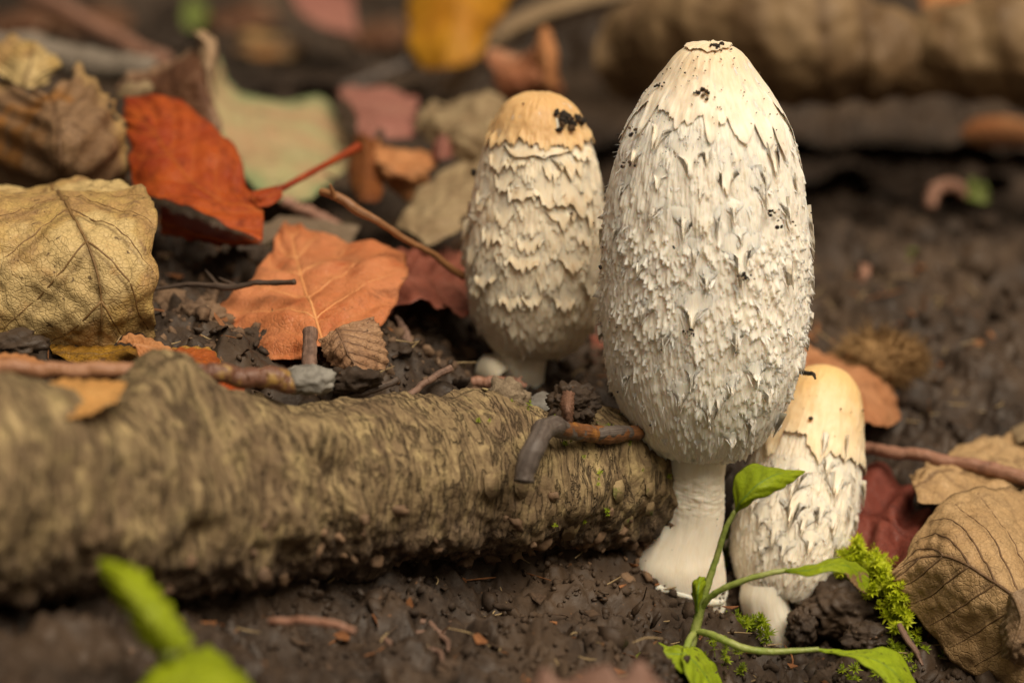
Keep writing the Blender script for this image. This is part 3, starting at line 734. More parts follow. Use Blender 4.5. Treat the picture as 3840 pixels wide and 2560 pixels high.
    for i in range(70):
        a_ = r.uniform(-np.pi, 0); p0 = PV(1562*OV, (1338 + r.normal()*9)*OV, Y_MAIN); Rb = 104*OV*KPX*depth(p0)
        n_ = np.array([math.cos(a_), math.sin(a_), 0]); speck(t, p0 + n_*Rb*.985 + np.array([0, 0, -.003*math.cos(a_) + abs(r.normal())*.0006]), n_, r.uniform(.0002, .0008), r, DIRT if r.random() < .6 else DIRT_BR, parent=st)
    # ragged lip round the stem base
    pc = PV(1560*OV, 1334*OV, Y_MAIN); R = 104*OV*KPX*depth(pc); aa = np.linspace(0, 2*np.pi, 200)
    ring = pc + np.stack([np.cos(aa)*R, np.sin(aa)*R, -.0030*np.cos(aa) + .0004*np.sin(aa*3)], -1)
    V, F, A = tube(ring, .0008 + .0002*np.sin(aa*5) + .0001*np.sin(aa*11), 12, 0, 450, cap=False); A[:, 2] = .25 + .6*n1(A[:, 0]*150, 2)
    t.part('base_rim', V, F, A, M_STEM, parent=st)
    return t, c
main_t, CAP1 = build_main()

# ---- the one behind
Y_2 = 0.037
def build_second():
    r = np.random.default_rng(31)
    prof = [(0, 0), (.004, 30), (.015, 50), (.035, 70), (.07, 88), (.13, 106), (.2, 121), (.28, 134), (.36, 143), (.46, 153), (.56, 160), (.66, 161), (.76, 156), (.84, 145), (.91, 127), (.965, 103), (1.0, 76), (.985, 62)]
    c = Cap((1240, 216), (1226, 806), prof, Y_2, None, 4.2, .02)
    t = Thing('shaggy_mushroom', 'cream shaggy mushroom with a tan top, standing behind the branch', 'mushroom', 'shaggy mushrooms', P(2000, 1495, depth(PV(2000, 1495, Y_2))))
    st = t.part('stem', *stem_mesh([(1222, 780, 55), (1196, 812, 62), (1196, 850, 58), (1207, 880, 44), (1218, 905, 34), (1222, 925, 32), (1224, 960, 30)], Y_2, 80, 80, None, 9), M_STEM)
    # torn flap on the side of the stem
    f = [[(1138, 815, .002), (1108, 822, -.001), (1094, 850, -.002), (1100, 880, 0)], [(1150, 830, -.004), (1128, 835, -.006), (1118, 860, -.006), (1118, 888, -.004)], [(1165, 850, -.006), (1150, 860, -.008), (1140, 875, -.008), (1130, 892, -.006)]]
    G = np.array([[PV(a*OV, b*OV, Y_2 + d) for a, b, d in row] for row in f])
    G = np.stack([catmull(row, 14) for row in G]); G = np.stack([catmull(G[:, k], 10) for k in range(14)], 1)
    t.part('torn_flap', G.reshape(-1, 3), grid_faces(10, 14), np.zeros((140, 3)), M_CAP2, solid=.0009, parent=st)
    tf = tuft_field(c, 110, r, .22, .6, (.004, .009), (.006, .010), (.0004, .0011), .9) + tuft_field(c, 900, r, .22, .965, (.0018, .0038), (.0026, .0048), (.0003, .0009), .6)
    cap = t.part('cap', *relief_cap(c, tf, r, 230, 60, 250), M_CAP2)
    def edge(u): return .235 + .03*n1(u*2.2 + 3, 5, 3) + .025*n1(u*9, 6, 3)
    t.part('crown_skin', *skin(c, edge, .0003, 300, 60, flare=.0009, tipk=.6), M_SKIN2, parent=cap)
    big = [(1990, 600, 260, 120, .9), (2080, 680, 160, 200, 1), (2180, 620, 150, 130, 1.1), (1850, 640, 120, 150, 1), (1900, 720, 150, 120, .8), (2040, 790, 230, 150, 1), (2170, 800, 190, 220, 1.1), (1960, 760, 150, 130, .9),
           (1800, 790, 110, 140, 1), (1850, 920, 160, 110, 1), (2060, 860, 180, 130, .9), (2200, 930, 150, 120, 1), (1960, 1010, 170, 110, 1.2), (2130, 1030, 190, 120, 1.1), (1790, 1000, 110, 120, 1),
           (1830, 1090, 180, 110, 1.2), (1900, 1150, 130, 100, 1.1), (1990, 1150, 170, 90, 1.2), (2110, 1170, 170, 100, 1.1), (2200, 1120, 120, 110, 1.1), (1780, 1110, 90, 110, 1.1), (2050, 1090, 120, 100, .8),
           (1760, 900, 80, 130, 1.2), (2020, 950, 150, 100, .8), (1900, 850, 120, 110, .8), (2230, 860, 90, 140, 1.2), (1880, 1000, 110, 90, .8), (2060, 690, 120, 130, .8), (1930, 640, 130, 100, .8)]
    for px, py, w, h, k in big:
        u, v = c.find(px, py); W, L = w*6.1e-5, h*6.1e-5*1.3
        V, F, A = flake(c, u, max(v - L/c.L, .08), W*1.1, L, .0008*k, .0004*k, r.integers(2, 5), 13, 10, r, tipk=1.1, taper=r.uniform(.45, .8), skew=r.normal()*.12, free0=.72, tamp=.10)
        t.part('scale', V, F, A, M_CAP2, parent=cap)
    for i in range(30):
        u = r.uniform(.1, np.pi-.1); v = r.uniform(.26, .88)
        V, F, A = flake(c, u, v, r.uniform(.005, .01), r.uniform(.005, .009), .001, .0005, 3, 9, 7, r, tipk=1.1)
        t.part('scale', V, F, A, M_CAP2, parent=cap)
    small_shag(c, 'loose_fibres', 40, r, .25, .96, (.002, .004), (.001, .002), (.0004, .001), t, M_CAP2, cap, fine=80, tipk=.6)
    for i in range(16):
        u, v = c.find(2120 + r.normal()*38, 452 + r.normal()*14); u, v = np.array(u), np.array(v)
        speck(t, c.S(u, v, .0004 + 0*u), c.N(u, v), r.uniform(.0007, .0017), r, DIRT if r.random() < .6 else DIRT_BR, parent=cap)
    dd = [(2115, 445, 40), (2080, 432, 34), (2100, 470, 36), (2150, 440, 28), (2180, 455, 30), (1965, 398, 13), (1785, 650, 40), (1900, 553, 22), (1995, 553, 16), (2040, 590, 14), (2150, 590, 14), (2180, 595, 14), (1880, 640, 10),
          (1990, 545, 10), (2135, 800, 26), (1830, 620, 14)]
    for i, (px, py, s) in enumerate(dd):
        u, v = c.find(px, py); u, v = np.array(u), np.array(v)
        speck(t, c.S(u, v, .0005 + 0*u), c.N(u, v), s*6e-5*.5, r, DIRT if i in (0, 1, 3, 4, 6) else DIRT_BR, parent=cap)
    return t, c
sec_t, CAP2 = build_second()

# ---- the low one at the right
Y_3 = 0.000
def build_third():
    r = np.random.default_rng(41)
    prof = [(0, 0), (.004, 22), (.016, 40), (.04, 58), (.08, 75), (.14, 90), (.22, 104), (.32, 117), (.42, 126), (.54, 134), (.64, 138), (.74, 136), (.82, 128), (.89, 114), (.95, 95), (1.0, 68), (.985, 55)]
    c = Cap((1908, 845), (1780, 1376), prof, Y_3 + .002, Y_3 + .024, 8.8, .02)
    t = Thing('shaggy_mushroom', 'short leaning ivory mushroom with a smooth ochre top, behind the seedling', 'mushroom', 'shaggy mushrooms', P(2870, 2425, depth(PV(2870, 2425, Y_3))))
    st = t.part('stem', *stem_mesh([(1766, 1330, 52), (1759, 1365, 56), (1763, 1400, 57), (1772, 1430, 57), (1780, 1455, 56), (1782, 1475, 52), (1784, 1500, 40)], Y_3, 100, 90, None, 12), M_STEM)
    tf = tuft_field(c, 60, r, .40, .75, (.003, .006), (.004, .007), (.0002, .0005), .6) + tuft_field(c, 900, r, .42, .96, (.0012, .0026), (.0018, .0034), (.00025, .0007), .4)
    cap = t.part('cap', *relief_cap(c, tf, r, 290, 60, 300), M_CAP3)
    gap_l = c.find(2940, 1640)[0]; gap_r = c.find(3030, 1630)[0]; gv = c.find(2985, 1625)[1]
    longs = [(c.find(3065, 1745), .16), (c.find(3160, 1740), .16), (c.find(3240, 1790), .2), (c.find(2890, 1720), .2)]
    def edge(u):
        e = .42 + .03*n1(u*3, 8, 3)
        for (uu, vv), w in longs:
            d = np.abs(np.angle(np.exp(1j*(u-uu)))); e = np.maximum(e, vv - d/w*.06)
        k = smooth(gap_l - .03, gap_l + .01, u_ := np.angle(np.exp(1j*u)))*(1 - smooth(gap_r - .01, gap_r + .03, u_))
        return e*(1-k) + gv*k + .011*n1(u*20, 9, 3)
    t.part('crown_skin', *skin(c, edge, .0004, 400, 64, flare=.0008, tipk=.35, bumpa=.0002), M_SKIN3, parent=cap)
    big = [(3080, 1720, 90, 150, 1.1), (3160, 1730, 150, 130, 1.1), (2990, 1830, 150, 100, 1.2), (2960, 1880, 190, 110, 1), (3120, 1880, 190, 120, 1.2), (3190, 1850, 120, 110, 1.3), (3215, 1900, 90, 130, 2.4),
           (2960, 1975, 200, 130, 1.6), (3060, 1970, 130, 90, .9), (2900, 2050, 130, 90, 1.1), (3020, 2090, 120, 90, 1.3), (2930, 2100, 110, 80, .9), (3110, 2010, 100, 100, 1.1), (2830, 1930, 120, 100, 1),
           (2850, 2000, 120, 90, .8), (3170, 1960, 90, 100, 1.5), (3190, 2000, 70, 90, 1.5), (3000, 2010, 120, 90, .8), (2860, 2090, 100, 70, .8), (3090, 1800, 130, 110, 1), (2900, 1820, 130, 110, 1), (3120, 2080, 90, 80, 1)]
    for px, py, w, h, k in big:
        u, v = c.find(px, py); W, L = w*5.9e-5, h*5.9e-5*1.25
        if px > 3150: k *= .5; W *= .6
        V, F, A = star(c, u, v, W*1.1, L, .0005*k + .0003, r, .8)
        t.part('scale', V, F, A, M_CAP3, parent=cap)
    for i in range(20):
        u = r.uniform(.1, np.pi-.1); v = r.uniform(.4, .88)
        V, F, A = flake(c, u, v, r.uniform(.004, .008), r.uniform(.004, .008), .0009, .0005, 3, 9, 7, r, tipk=.8)
        t.part('scale', V, F, A, M_CAP3, parent=cap)
    small_shag(c, 'loose_fibres', 40, r, .5, .96, (.0016, .003), (.0008, .0018), (.0003, .0009), t, M_CAP3, cap, fine=120, tipk=.4)
    for px, py, s in [(3041, 1573, 28), (3147, 1539, 12), (3222, 1541, 13), (3040, 1490, 6), (3063, 1490, 6), (3018, 1536, 6), (3182, 1549, 8), (3124, 1640, 6), (3083, 1620, 5), (3215, 1620, 6), (3070, 1600, 4),
                      (3222, 1560, 5), (3175, 1810, 9), (3082, 2050, 5), (3170, 1870, 6), (2805, 1975, 5), (3215, 1822, 6), (2956, 1962, 5), (2800, 1735, 22), (2797, 1730, 16)]:
        u, v = c.find(px, py); u, v = np.array(u), np.array(v)
        speck(t, c.S(u, v, .0008 + 0*u), c.N(u, v), s*5.8e-5*.5, r, DIRT, parent=cap)
    return t, c
third_t, CAP3 = build_third()
# a bent bit of rootlet caught between the two caps
V, F, A = tube(PP([(3000, 1395, .618), (3030, 1400, .612), (3050, 1402, .610), (3058, 1420, .609)]), [.0005, .0005, .0005, .0003], 8, .0001, 900, 24)
single('rootlet', V, F, A, DIRT, 'tiny bent dark rootlet resting on the ochre mushroom top', 'rootlet')

# ------------------------------------------------------------------ leaves
def resamp(pts, n):
    """pixel polyline (px,py,D) -> n world points"""
    return catmull(PP(pts), n)
def leaf(name, label, A_, M_, B_, mat, cat='leaf', group=None, nt=90, ns=61, veins=7, vslope=.55, crump=.0006, cfreq=90, quilt=.0004, jag=.02, jfreq=14, curl=0., crease=.35,
         rib=.0006, ribmat=None, lat=False, petiole=None, pet_r=.0007, seed=0, thick=.00012, serr=0, thing=None, part_name='blade', tear=0.0, near=0.0):
    """blade lofted between edge A, midrib M and edge B (pixel, pixel, depth)"""
    A_, M_, B_ = [[(x, y, D - near) for x, y, D in q] for q in (A_, M_, B_)]
    a, m, b = resamp(A_, nt), resamp(M_, nt), resamp(B_, nt)
    s = np.linspace(-1, 1, ns); tt = np.linspace(0, 1, nt); Tt, Ss = np.meshgrid(tt, s, indexing='ij')
    ja = 1 + jag*n1(tt*jfreq, seed + 1, 3) + serr*(np.abs((tt*46) % 1 - .5)*2 - .5); jb = 1 + jag*n1(tt*jfreq, seed + 2, 3) + serr*(np.abs((tt*46 + .4) % 1 - .5)*2 - .5)
    Se = np.where(Ss < 0, Ss*ja[:, None], Ss*jb[:, None])
    q = a[:, None]*(Se*(Se-1)/2)[..., None] + m[:, None]*(1-Se**2)[..., None] + b[:, None]*(Se*(Se+1)/2)[..., None]
    l = np.where((Se < 0)[..., None], m[:, None] + (a - m)[:, None]*(-Se)[..., None], m[:, None] + (b - m)[:, None]*Se[..., None])
    V = q*(1-crease) + l*crease
    du = np.gradient(V, axis=1); dv = np.gradient(V, axis=0); N = np.cross(du, dv); N /= np.linalg.norm(N, axis=-1)[..., None] + 1e-12
    if np.mean(N @ (-FWD)) < 0: N = -N
    k = Tt*veins - np.abs(Ss)*vslope*veins*.5
    fr = np.abs(k - np.round(k)); vein = np.exp(-(fr/.055)**2)*(np.abs(Ss) < .96)*(.35 + .65*(1-np.abs(Ss)))
    mid = np.exp(-(Ss/.035)**2); vn = np.clip(np.maximum(vein, mid), 0, 1)
    d = crump*fbm(V*cfreq + seed*3.3, 3) + .3*crump*fbm(V*cfreq*4 + seed, 2) + quilt*(np.cos(k*2*np.pi)*-.5)*smooth(0, .25, np.abs(Ss)) - quilt*.6*mid
    if curl: d = d + curl*np.maximum(np.abs(Ss) - .6, 0)**2*6
    V = V + N*d[..., None]
    F = grid_faces(nt, ns)
    At = np.stack([Ss, Tt, vn], -1)
    if tear:
        keep = (fbm(V.reshape(-1, 3)*220 + seed, 2)*.5 + np.maximum(np.abs(Ss), Tt).ravel()) < 1.35 - tear
        F = F[keep[F].all(1)]
    t = thing or Thing(name, label, cat, group)
    ob = t.part(part_name, V.reshape(-1, 3), F, At.reshape(-1, 3), mat, solid=thick)
    rm = ribmat or mat
    cN = N[:, ns//2]; c = V[:, ns//2] + cN*.00005
    if rib:
        Vr, Fr, Ar = tube(c[::2], rib*np.linspace(1, .3, len(c[::2])), 6); Ar[:] = (0, .5, 1)
        t.part('midrib', Vr, Fr, Ar, rm, parent=ob)
    if lat:
        for sd in (-1, 1):
            for kk in range(1, veins + 1):
                sv = np.linspace(0, .93, 22); tv = (kk + sv*vslope*veins*.5)/veins - vslope*.25 + .012*np.sin(sv*5 + kk)
                tv = (kk - .15)/veins - .0 + sv*vslope*.5
                ok = tv < .985
                if ok.sum() < 6: continue
                sv, tv = sv[ok]*sd, tv[ok]
                fi = tv*(nt-1); fj = (sv+1)/2*(ns-1); i0 = np.clip(fi.astype(int), 0, nt-2); j0 = np.clip(fj.astype(int), 0, ns-2); x, y = (fi-i0)[:, None], (fj-j0)[:, None]
                pth = V[i0, j0]*(1-x)*(1-y) + V[i0+1, j0]*x*(1-y) + V[i0, j0+1]*(1-x)*y + V[i0+1, j0+1]*x*y
                Vr, Fr, Ar = tube(pth, rib*np.linspace(.6, .22, len(pth)), 5); Ar[:] = (0, .5, 1)
                t.part('vein', Vr, Fr, Ar, rm, parent=ob)
    if petiole:
        Vr, Fr, Ar = tube(PP(petiole), [pet_r*1.2, pet_r, pet_r, pet_r*1.5], 8, pet_r*.15, 700, 30)
        t.part('stalk', Vr, Fr, Ar, rm)
    return t, V, N

L_YEL = mat_leaf('yellow_tan_leaf', (.54, .37, .13), (.44, .27, .11), (.12, .065, .022), dark=(.24, .14, .075), spot=(.09, .05, .025), spot_lo=.64, freq=110, veindark=.8, patch=(.62, .46, .21))
L_BRN = mat_leaf('brown_leaf', (.22, .125, .06), (.30, .185, .10), (.12, .06, .03), dark=(.10, .05, .024), freq=90, edge=(.46, .30, .12), patch=(.30, .13, .03))
L_RED = mat_leaf('red_orange_leaf', (.30, .034, .007), (.44, .078, .010), (.52, .14, .02), dark=(.17, .016, .005), freq=80, veindark=.55, spot=(.05, .02, .012), spot_lo=.74, transl=.3)
L_DRK = mat_leaf('dark_brown_leaf', (.095, .036, .016), (.13, .055, .025), (.18, .09, .045), freq=60, edge=(.32, .20, .12))
L_PEACH = mat_leaf('peach_leaf', (.55, .185, .070), (.62, .24, .105), (.60, .26, .10), dark=(.40, .085, .022), freq=55, spot=(.12, .05, .025), spot_lo=.70, veindark=.5, transl=.25, rough=.42)
L_PLUM = mat_leaf('russet_leaf', (.27, .075, .045), (.33, .115, .075), (.36, .15, .10), dark=(.16, .035, .02), freq=60, rough=.38)
L_GREEN = mat_leaf('pale_green_leaf', (.40, .36, .18), (.44, .27, .15), (.42, .34, .20), freq=40, edge=(.22, .28, .13), fine=.5)
L_PINK = mat_leaf('pink_brown_leaf', (.30, .115, .09), (.36, .16, .12), (.3, .14, .1), freq=50, fine=.5)
L_TAN = mat_leaf('tan_leaf', (.47, .30, .145), (.53, .355, .18), (.17, .10, .05), dark=(.30, .19, .095), freq=90, veindark=.75, spot=(.16, .09, .045), spot_lo=.68)
L_TAN2 = mat_leaf('pale_tan_leaf', (.40, .30, .17), (.30, .21, .115), (.20, .13, .07), freq=130, dark=(.24, .16, .085))
L_GOLD = mat_leaf('golden_leaf', (.55, .27, .012), (.48, .20, .012), (.5, .25, .03), patch=(.26, .10, .015), freq=45, fine=.4, transl=.35)
L_CURL = mat_leaf('orange_brown_leaf', (.44, .16, .05), (.54, .25, .10), (.5, .25, .12), dark=(.26, .08, .02), freq=60)
L_ROLL = mat_leaf('rolled_brown_leaf', (.12, .068, .03), (.18, .108, .05), (.34, .225, .115), dark=(.08, .045, .02), freq=30, fine=.5, veindark=.8)
L_FRAG = mat_leaf('toothed_leaf', (.42, .25, .14), (.34, .185, .10), (.16, .09, .05), dark=(.24, .13, .075), freq=160, spot=(.09, .055, .035), spot_lo=.64, veindark=.75)
L_MAR = mat_leaf('maroon_leaf', (.19, .045, .03), (.24, .066, .045), (.13, .03, .02), dark=(.14, .03, .02), freq=60, rough=.42, veindark=.5)
L_GRN = mat_leaf('seedling_leaf', (.29, .385, .008), (.35, .43, .014), (.15, .22, .01), freq=90, veindark=.7, transl=.4, rough=.5, fine=.6, spot=(.05, .045, .015), spot_lo=.70)
L_GRN2 = mat_leaf('seedling_leaf_spotted', (.38, .48, .02), (.32, .43, .018), (.17, .26, .02), freq=90, veindark=.5, transl=.35, rough=.4, fine=.6, spot=(.045, .03, .012), spot_lo=.60)
L_LIME = mat_leaf('lime_leaf', (.38, .46, .006), (.30, .38, .006), (.45, .5, .06), freq=80, transl=.4, rough=.45)
G_STEM = mat_plain('green_stalk', (.20, .26, .05), (.28, .31, .09), 300, .4)

# yellow-tan leaf draped at the left
leaf('yellow_leaf', 'mottled yellow-tan leaf with dark branching veins, bent over like a hood behind the branch', [(-30, 705, .648), (-210, 800, .604), (-260, 1000, .597), (-190, 1160, .596), (-20, 1250, .596)],
     [(190, 690, .642), (262, 790, .604), (330, 920, .594), (372, 1060, .592), (380, 1200, .594), (362, 1345, .602)],
     [(330, 672, .648), (520, 706, .620), (590, 800, .606), (574, 960, .600), (572, 1120, .599), (592, 1268, .604)],
     L_YEL, nt=120, ns=101, veins=6, vslope=.75, crump=.0014, cfreq=85, quilt=.0004, jag=.035, crease=.5, rib=.0005, ribmat=mat_plain('leaf_vein_ochre', (.13, .07, .022), (.20, .115, .04), 300, .6), lat=True, seed=2)
leaf('ochre_leaf', 'dark ochre leaf lying under the yellow-tan leaf', [(190, 1290, .60), (300, 1275, .603), (420, 1262, .606), (520, 1255, .61)], [(200, 1325, .596), (330, 1320, .594), (440, 1310, .596), (530, 1290, .602)], [(300, 1368, .590), (380, 1372, .589), (460, 1366, .590), (535, 1352, .594)],
     mat_leaf('ochre_leaf', (.33, .17, .015), (.22, .10, .012), (.1, .05, .01), dark=(.06, .025, .008), freq=160), nt=50, ns=31, seed=3)
leaf('scarlet_scrap', 'bit of scarlet leaf showing through the torn notch of the yellow-tan leaf', [(60, 1290, .622), (90, 1170, .622), (120, 1110, .622)], [(110, 1290, .622), (118, 1190, .621), (128, 1110, .622)], [(165, 1290, .622), (150, 1190, .622), (136, 1112, .622)], L_RED, nt=20, ns=13, seed=4)
# brown curled leaf at the far left with a pale torn flap
leaf('brown_leaf', 'big crumpled brown leaf cupped upright behind the yellow-tan leaf', [(-60, 720, .70), (-160, 560, .70), (-160, 420, .70), (-60, 310, .705), (40, 290, .70)], [(220, 730, .660), (225, 600, .652), (215, 480, .652), (200, 400, .660), (170, 340, .672)],
     [(490, 700, .675), (497, 570, .672), (470, 460, .672), (400, 345, .676), (285, 252, .685)], L_BRN, nt=80, ns=61, veins=5, crump=.0018, cfreq=45, quilt=.0012, jag=.05, seed=5, tear=.12)
leaf('tan_flap', 'pale tan torn leaf flap above the crumpled brown leaf', [(-30, 260, .70), (-20, 190, .705), (60, 140, .71)], [(90, 330, .69), (110, 240, .692), (130, 165, .70)], [(165, 320, .695), (225, 235, .70), (175, 180, .71)], L_YEL, nt=40, ns=31, crump=.0015, jag=.06, seed=6)
# red-orange leaf
leaf('red_leaf', 'vivid red-orange leaf standing on edge beside the crumpled brown leaf', [(960, 745, .655), (915, 660, .662), (885, 550, .668), (820, 475, .674), (700, 400, .68), (585, 355, .685), (466, 362, .69)],
     [(985, 800, .648), (850, 760, .650), (740, 690, .654), (650, 600, .660), (560, 480, .672), (468, 400, .684)], [(988, 892, .640), (880, 850, .640), (740, 800, .642), (590, 742, .650), (495, 690, .662), (505, 540, .672), (470, 440, .684)],
     L_RED, nt=90, ns=61, veins=6, crump=.0016, cfreq=50, quilt=.0006, jag=.02, petiole=[(965, 750, .650), (1060, 705, .655), (1180, 640, .66), (1345, 550, .67)], pet_r=.0008, seed=7)
leaf('orange_leaf_tag', 'small orange leaf tag beside the stalk of the red-orange leaf', [(940, 720, .652), (1000, 705, .654), (1055, 700, .656)], [(950, 740, .65), (1005, 735, .651), (1058, 720, .653)], [(970, 770, .648), (1015, 765, .649), (1060, 735, .651)], L_RED, nt=20, ns=13, seed=71)
leaf('deep_red_leaf', 'deep red leaf in shade below the red-orange leaf', [(600, 770, .668), (760, 830, .664), (880, 875, .66), (1000, 900, .655)], [(600, 830, .66), (730, 870, .652), (860, 900, .648), (985, 905, .65)], [(600, 880, .66), (720, 905, .655), (850, 925, .652), (980, 915, .652)], L_RED, nt=40, ns=21, seed=8, tear=.12)
leaf('grey_leaf', 'pale grey-brown leaf edge wedged between the red and the peach leaves', [(800, 870, .665), (950, 850, .67), (1090, 810, .68), (1350, 850, .685)], [(820, 890, .66), (960, 880, .664), (1100, 850, .67), (1330, 890, .68)], [(850, 920, .655), (970, 915, .66), (1100, 900, .664), (1320, 925, .675)], mat_leaf('grey_leaf', (.20, .14, .09), (.30, .22, .15), (.2, .15, .1), freq=60), nt=40, ns=21, seed=9)
# folded dark leaf
leaf('dark_folded_leaf', 'dark brown folded leaf with a pale edge, upright behind the red-orange leaf', [(420, 315, .725), (470, 268, .725), (560, 250, .722), (640, 205, .72), (730, 165, .722)], [(520, 420, .712), (600, 390, .705), (660, 340, .702), (720, 290, .702), (760, 235, .71)], [(700, 560, .70), (760, 530, .697), (830, 490, .695), (805, 400, .70), (785, 330, .706)], L_DRK, nt=60, ns=41, crump=.002, cfreq=50, jag=.04, seed=10)
leaf('leaf_edge_curl', 'thin pale curled leaf margin beside the dark folded leaf', [(715, 98, .722), (745, 160, .716), (752, 260, .71), (770, 370, .706), (830, 490, .698)], [(740, 130, .712), (790, 180, .708), (785, 290, .702), (790, 380, .70), (832, 480, .697)], [(750, 110, .725), (815, 160, .72), (800, 290, .715), (800, 380, .71), (835, 480, .70)], mat_leaf('pale_margin', (.40, .25, .14), (.46, .32, .2), (.3, .18, .1), freq=80), nt=50, ns=13, jag=.1, rib=0, seed=11)
leaf('tan_scrap', 'little cream leaf scrap on top of the red-orange leaf', [(430, 370, .695), (450, 330, .698), (480, 310, .70)], [(500, 365, .69), (510, 330, .69), (520, 310, .698)], [(560, 365, .695), (575, 330, .697), (560, 300, .70)], L_TAN2, nt=20, ns=15, jag=.08, rib=0, seed=12)
# pale green leaf
leaf('green_leaf', 'large pale green and beige leaf lying flat behind the red leaf stalk', [(815, 180, .85), (840, 290, .82), (930, 350, .80), (1080, 385, .80), (1200, 355, .81), (1300, 470, .80), (1335, 560, .79)], [(800, 350, .775), (870, 440, .765), (960, 500, .757), (1060, 540, .75), (1150, 560, .75), (1240, 580, .755), (1310, 600, .765)], [(790, 420, .765), (850, 560, .735), (920, 660, .715), (1010, 735, .705), (1100, 755, .705), (1210, 715, .72), (1290, 640, .745)], L_GREEN, nt=60, ns=51, veins=5, crump=.0015, cfreq=40, jag=.03, seed=13, tear=.12)
leaf('pink_leaf', 'pinkish brown leaf between the pale green leaf and the tan leaf', [(1255, 345, .80), (1400, 325, .80), (1570, 370, .79)], [(1330, 420, .76), (1430, 430, .755), (1560, 440, .76)], [(1345, 510, .745), (1420, 535, .74), (1555, 520, .745)], L_PINK, nt=40, ns=31, crump=.002, cfreq=50, jag=.05, seed=14, tear=.12)
leaf('tan_leaf', 'wavy tan leaf propped behind the tan-topped mushroom', [(1560, 480, .745), (1580, 400, .75), (1700, 370, .75), (1830, 332, .75), (1900, 390, .745)], [(1650, 560, .725), (1690, 500, .722), (1760, 470, .72), (1830, 440, .72), (1900, 440, .73)], [(1720, 600, .72), (1760, 610, .715), (1800, 580, .712), (1850, 520, .712), (1905, 480, .72)], L_TAN2, nt=60, ns=41, veins=5, crump=.0025, cfreq=45, jag=.05, seed=15, tear=.12)
leaf('tan_leaf', 'long tan leaf half slanting down to the left of the tan-topped mushroom', [(1490, 862, .690), (1550, 770, .700), (1640, 650, .712), (1740, 580, .72), (1850, 520, .725)], [(1560, 880, .680), (1640, 790, .688), (1720, 700, .698), (1790, 620, .706), (1870, 560, .712)], [(1600, 905, .676), (1700, 880, .680), (1770, 800, .688), (1820, 700, .698), (1880, 600, .706)], L_TAN2, nt=60, ns=41, veins=5, crump=.002, cfreq=50, jag=.03, seed=16, tear=.12)
leaf('curled_orange_leaf', 'small curled orange leaf cupped in front of the tan leaf', [(1400, 530, .735), (1440, 580, .728), (1500, 600, .724), (1580, 590, .726), (1640, 600, .73)], [(1410, 600, .715), (1460, 640, .710), (1520, 655, .708), (1580, 640, .71), (1635, 620, .716)], [(1420, 640, .722), (1480, 680, .716), (1530, 720, .714), (1560, 730, .715), (1600, 690, .72)], L_CURL, nt=40, ns=31, crump=.0015, jag=.05, curl=.002, seed=17)
leaf('maroon_curl', 'little maroon leaf tip poking up beside the curled orange leaf', [(1610, 600, .72), (1625, 540, .722), (1655, 500, .724)], [(1650, 600, .715), (1660, 550, .716), (1665, 510, .72)], [(1700, 590, .72), (1690, 540, .722), (1670, 500, .724)], L_PINK, nt=20, ns=15, seed=18)
leaf('rust_leaf', 'dark rust leaf hanging in shade under the pinkish brown leaf', [(1330, 500, .73), (1310, 600, .725), (1320, 700, .715), (1350, 760, .70)], [(1370, 510, .722), (1375, 610, .715), (1370, 690, .706), (1380, 760, .695)], [(1410, 530, .73), (1430, 620, .722), (1440, 700, .712), (1420, 760, .70)], mat_leaf('rust_leaf', (.14, .04, .01), (.22, .07, .015), (.2, .07, .02), freq=80), nt=30, ns=21, seed=19)
# peach leaf
leaf('peach_leaf', 'broad peach-orange leaf lying open on the soil left of the tan-topped mushroom', [(1135, 1352, .603), (1000, 1335, .607), (880, 1255, .616), (800, 1165, .624), (930, 1085, .634), (1000, 960, .646), (1062, 832, .664)],
     [(1215, 1300, .602), (1190, 1220, .610), (1160, 1130, .620), (1130, 1040, .630), (1110, 960, .642), (1095, 890, .655), (1085, 830, .668)],
     [(1330, 1325, .602), (1430, 1225, .612), (1490, 1130, .622), (1530, 990, .636), (1480, 930, .645), (1290, 915, .655), (1110, 838, .668)], L_PEACH, nt=90, ns=71, veins=6, vslope=.6, crump=.0022, cfreq=45, quilt=.0007, jag=.03, rib=.0004, ribmat=mat_plain('peach_vein', (.62, .30, .12), (.55, .24, .09), 200, .5), lat=True, seed=20)
leaf('russet_leaf', 'glossy russet leaf lying behind the peach leaf and the tan-topped mushroom', [(1440, 940, .675), (1560, 925, .682), (1680, 940, .69), (1790, 960, .695)], [(1440, 1050, .652), (1560, 1030, .660), (1680, 1050, .668), (1800, 1060, .675)], [(1430, 1200, .640), (1540, 1130, .640), (1680, 1180, .644), (1810, 1190, .65)], L_PLUM, nt=60, ns=51, veins=4, crump=.002, cfreq=50, quilt=.0012, jag=.05, seed=21, tear=.12)
leaf('russet_leaf_far', 'russet leaf lying on the soil between the two tallest mushrooms', [(2230, 1160, .69), (2320, 1190, .70), (2420, 1230, .71)], [(2220, 1260, .672), (2310, 1290, .68), (2420, 1320, .69)], [(2230, 1360, .66), (2330, 1390, .665), (2420, 1400, .67)], L_PLUM, nt=30, ns=25, seed=22)
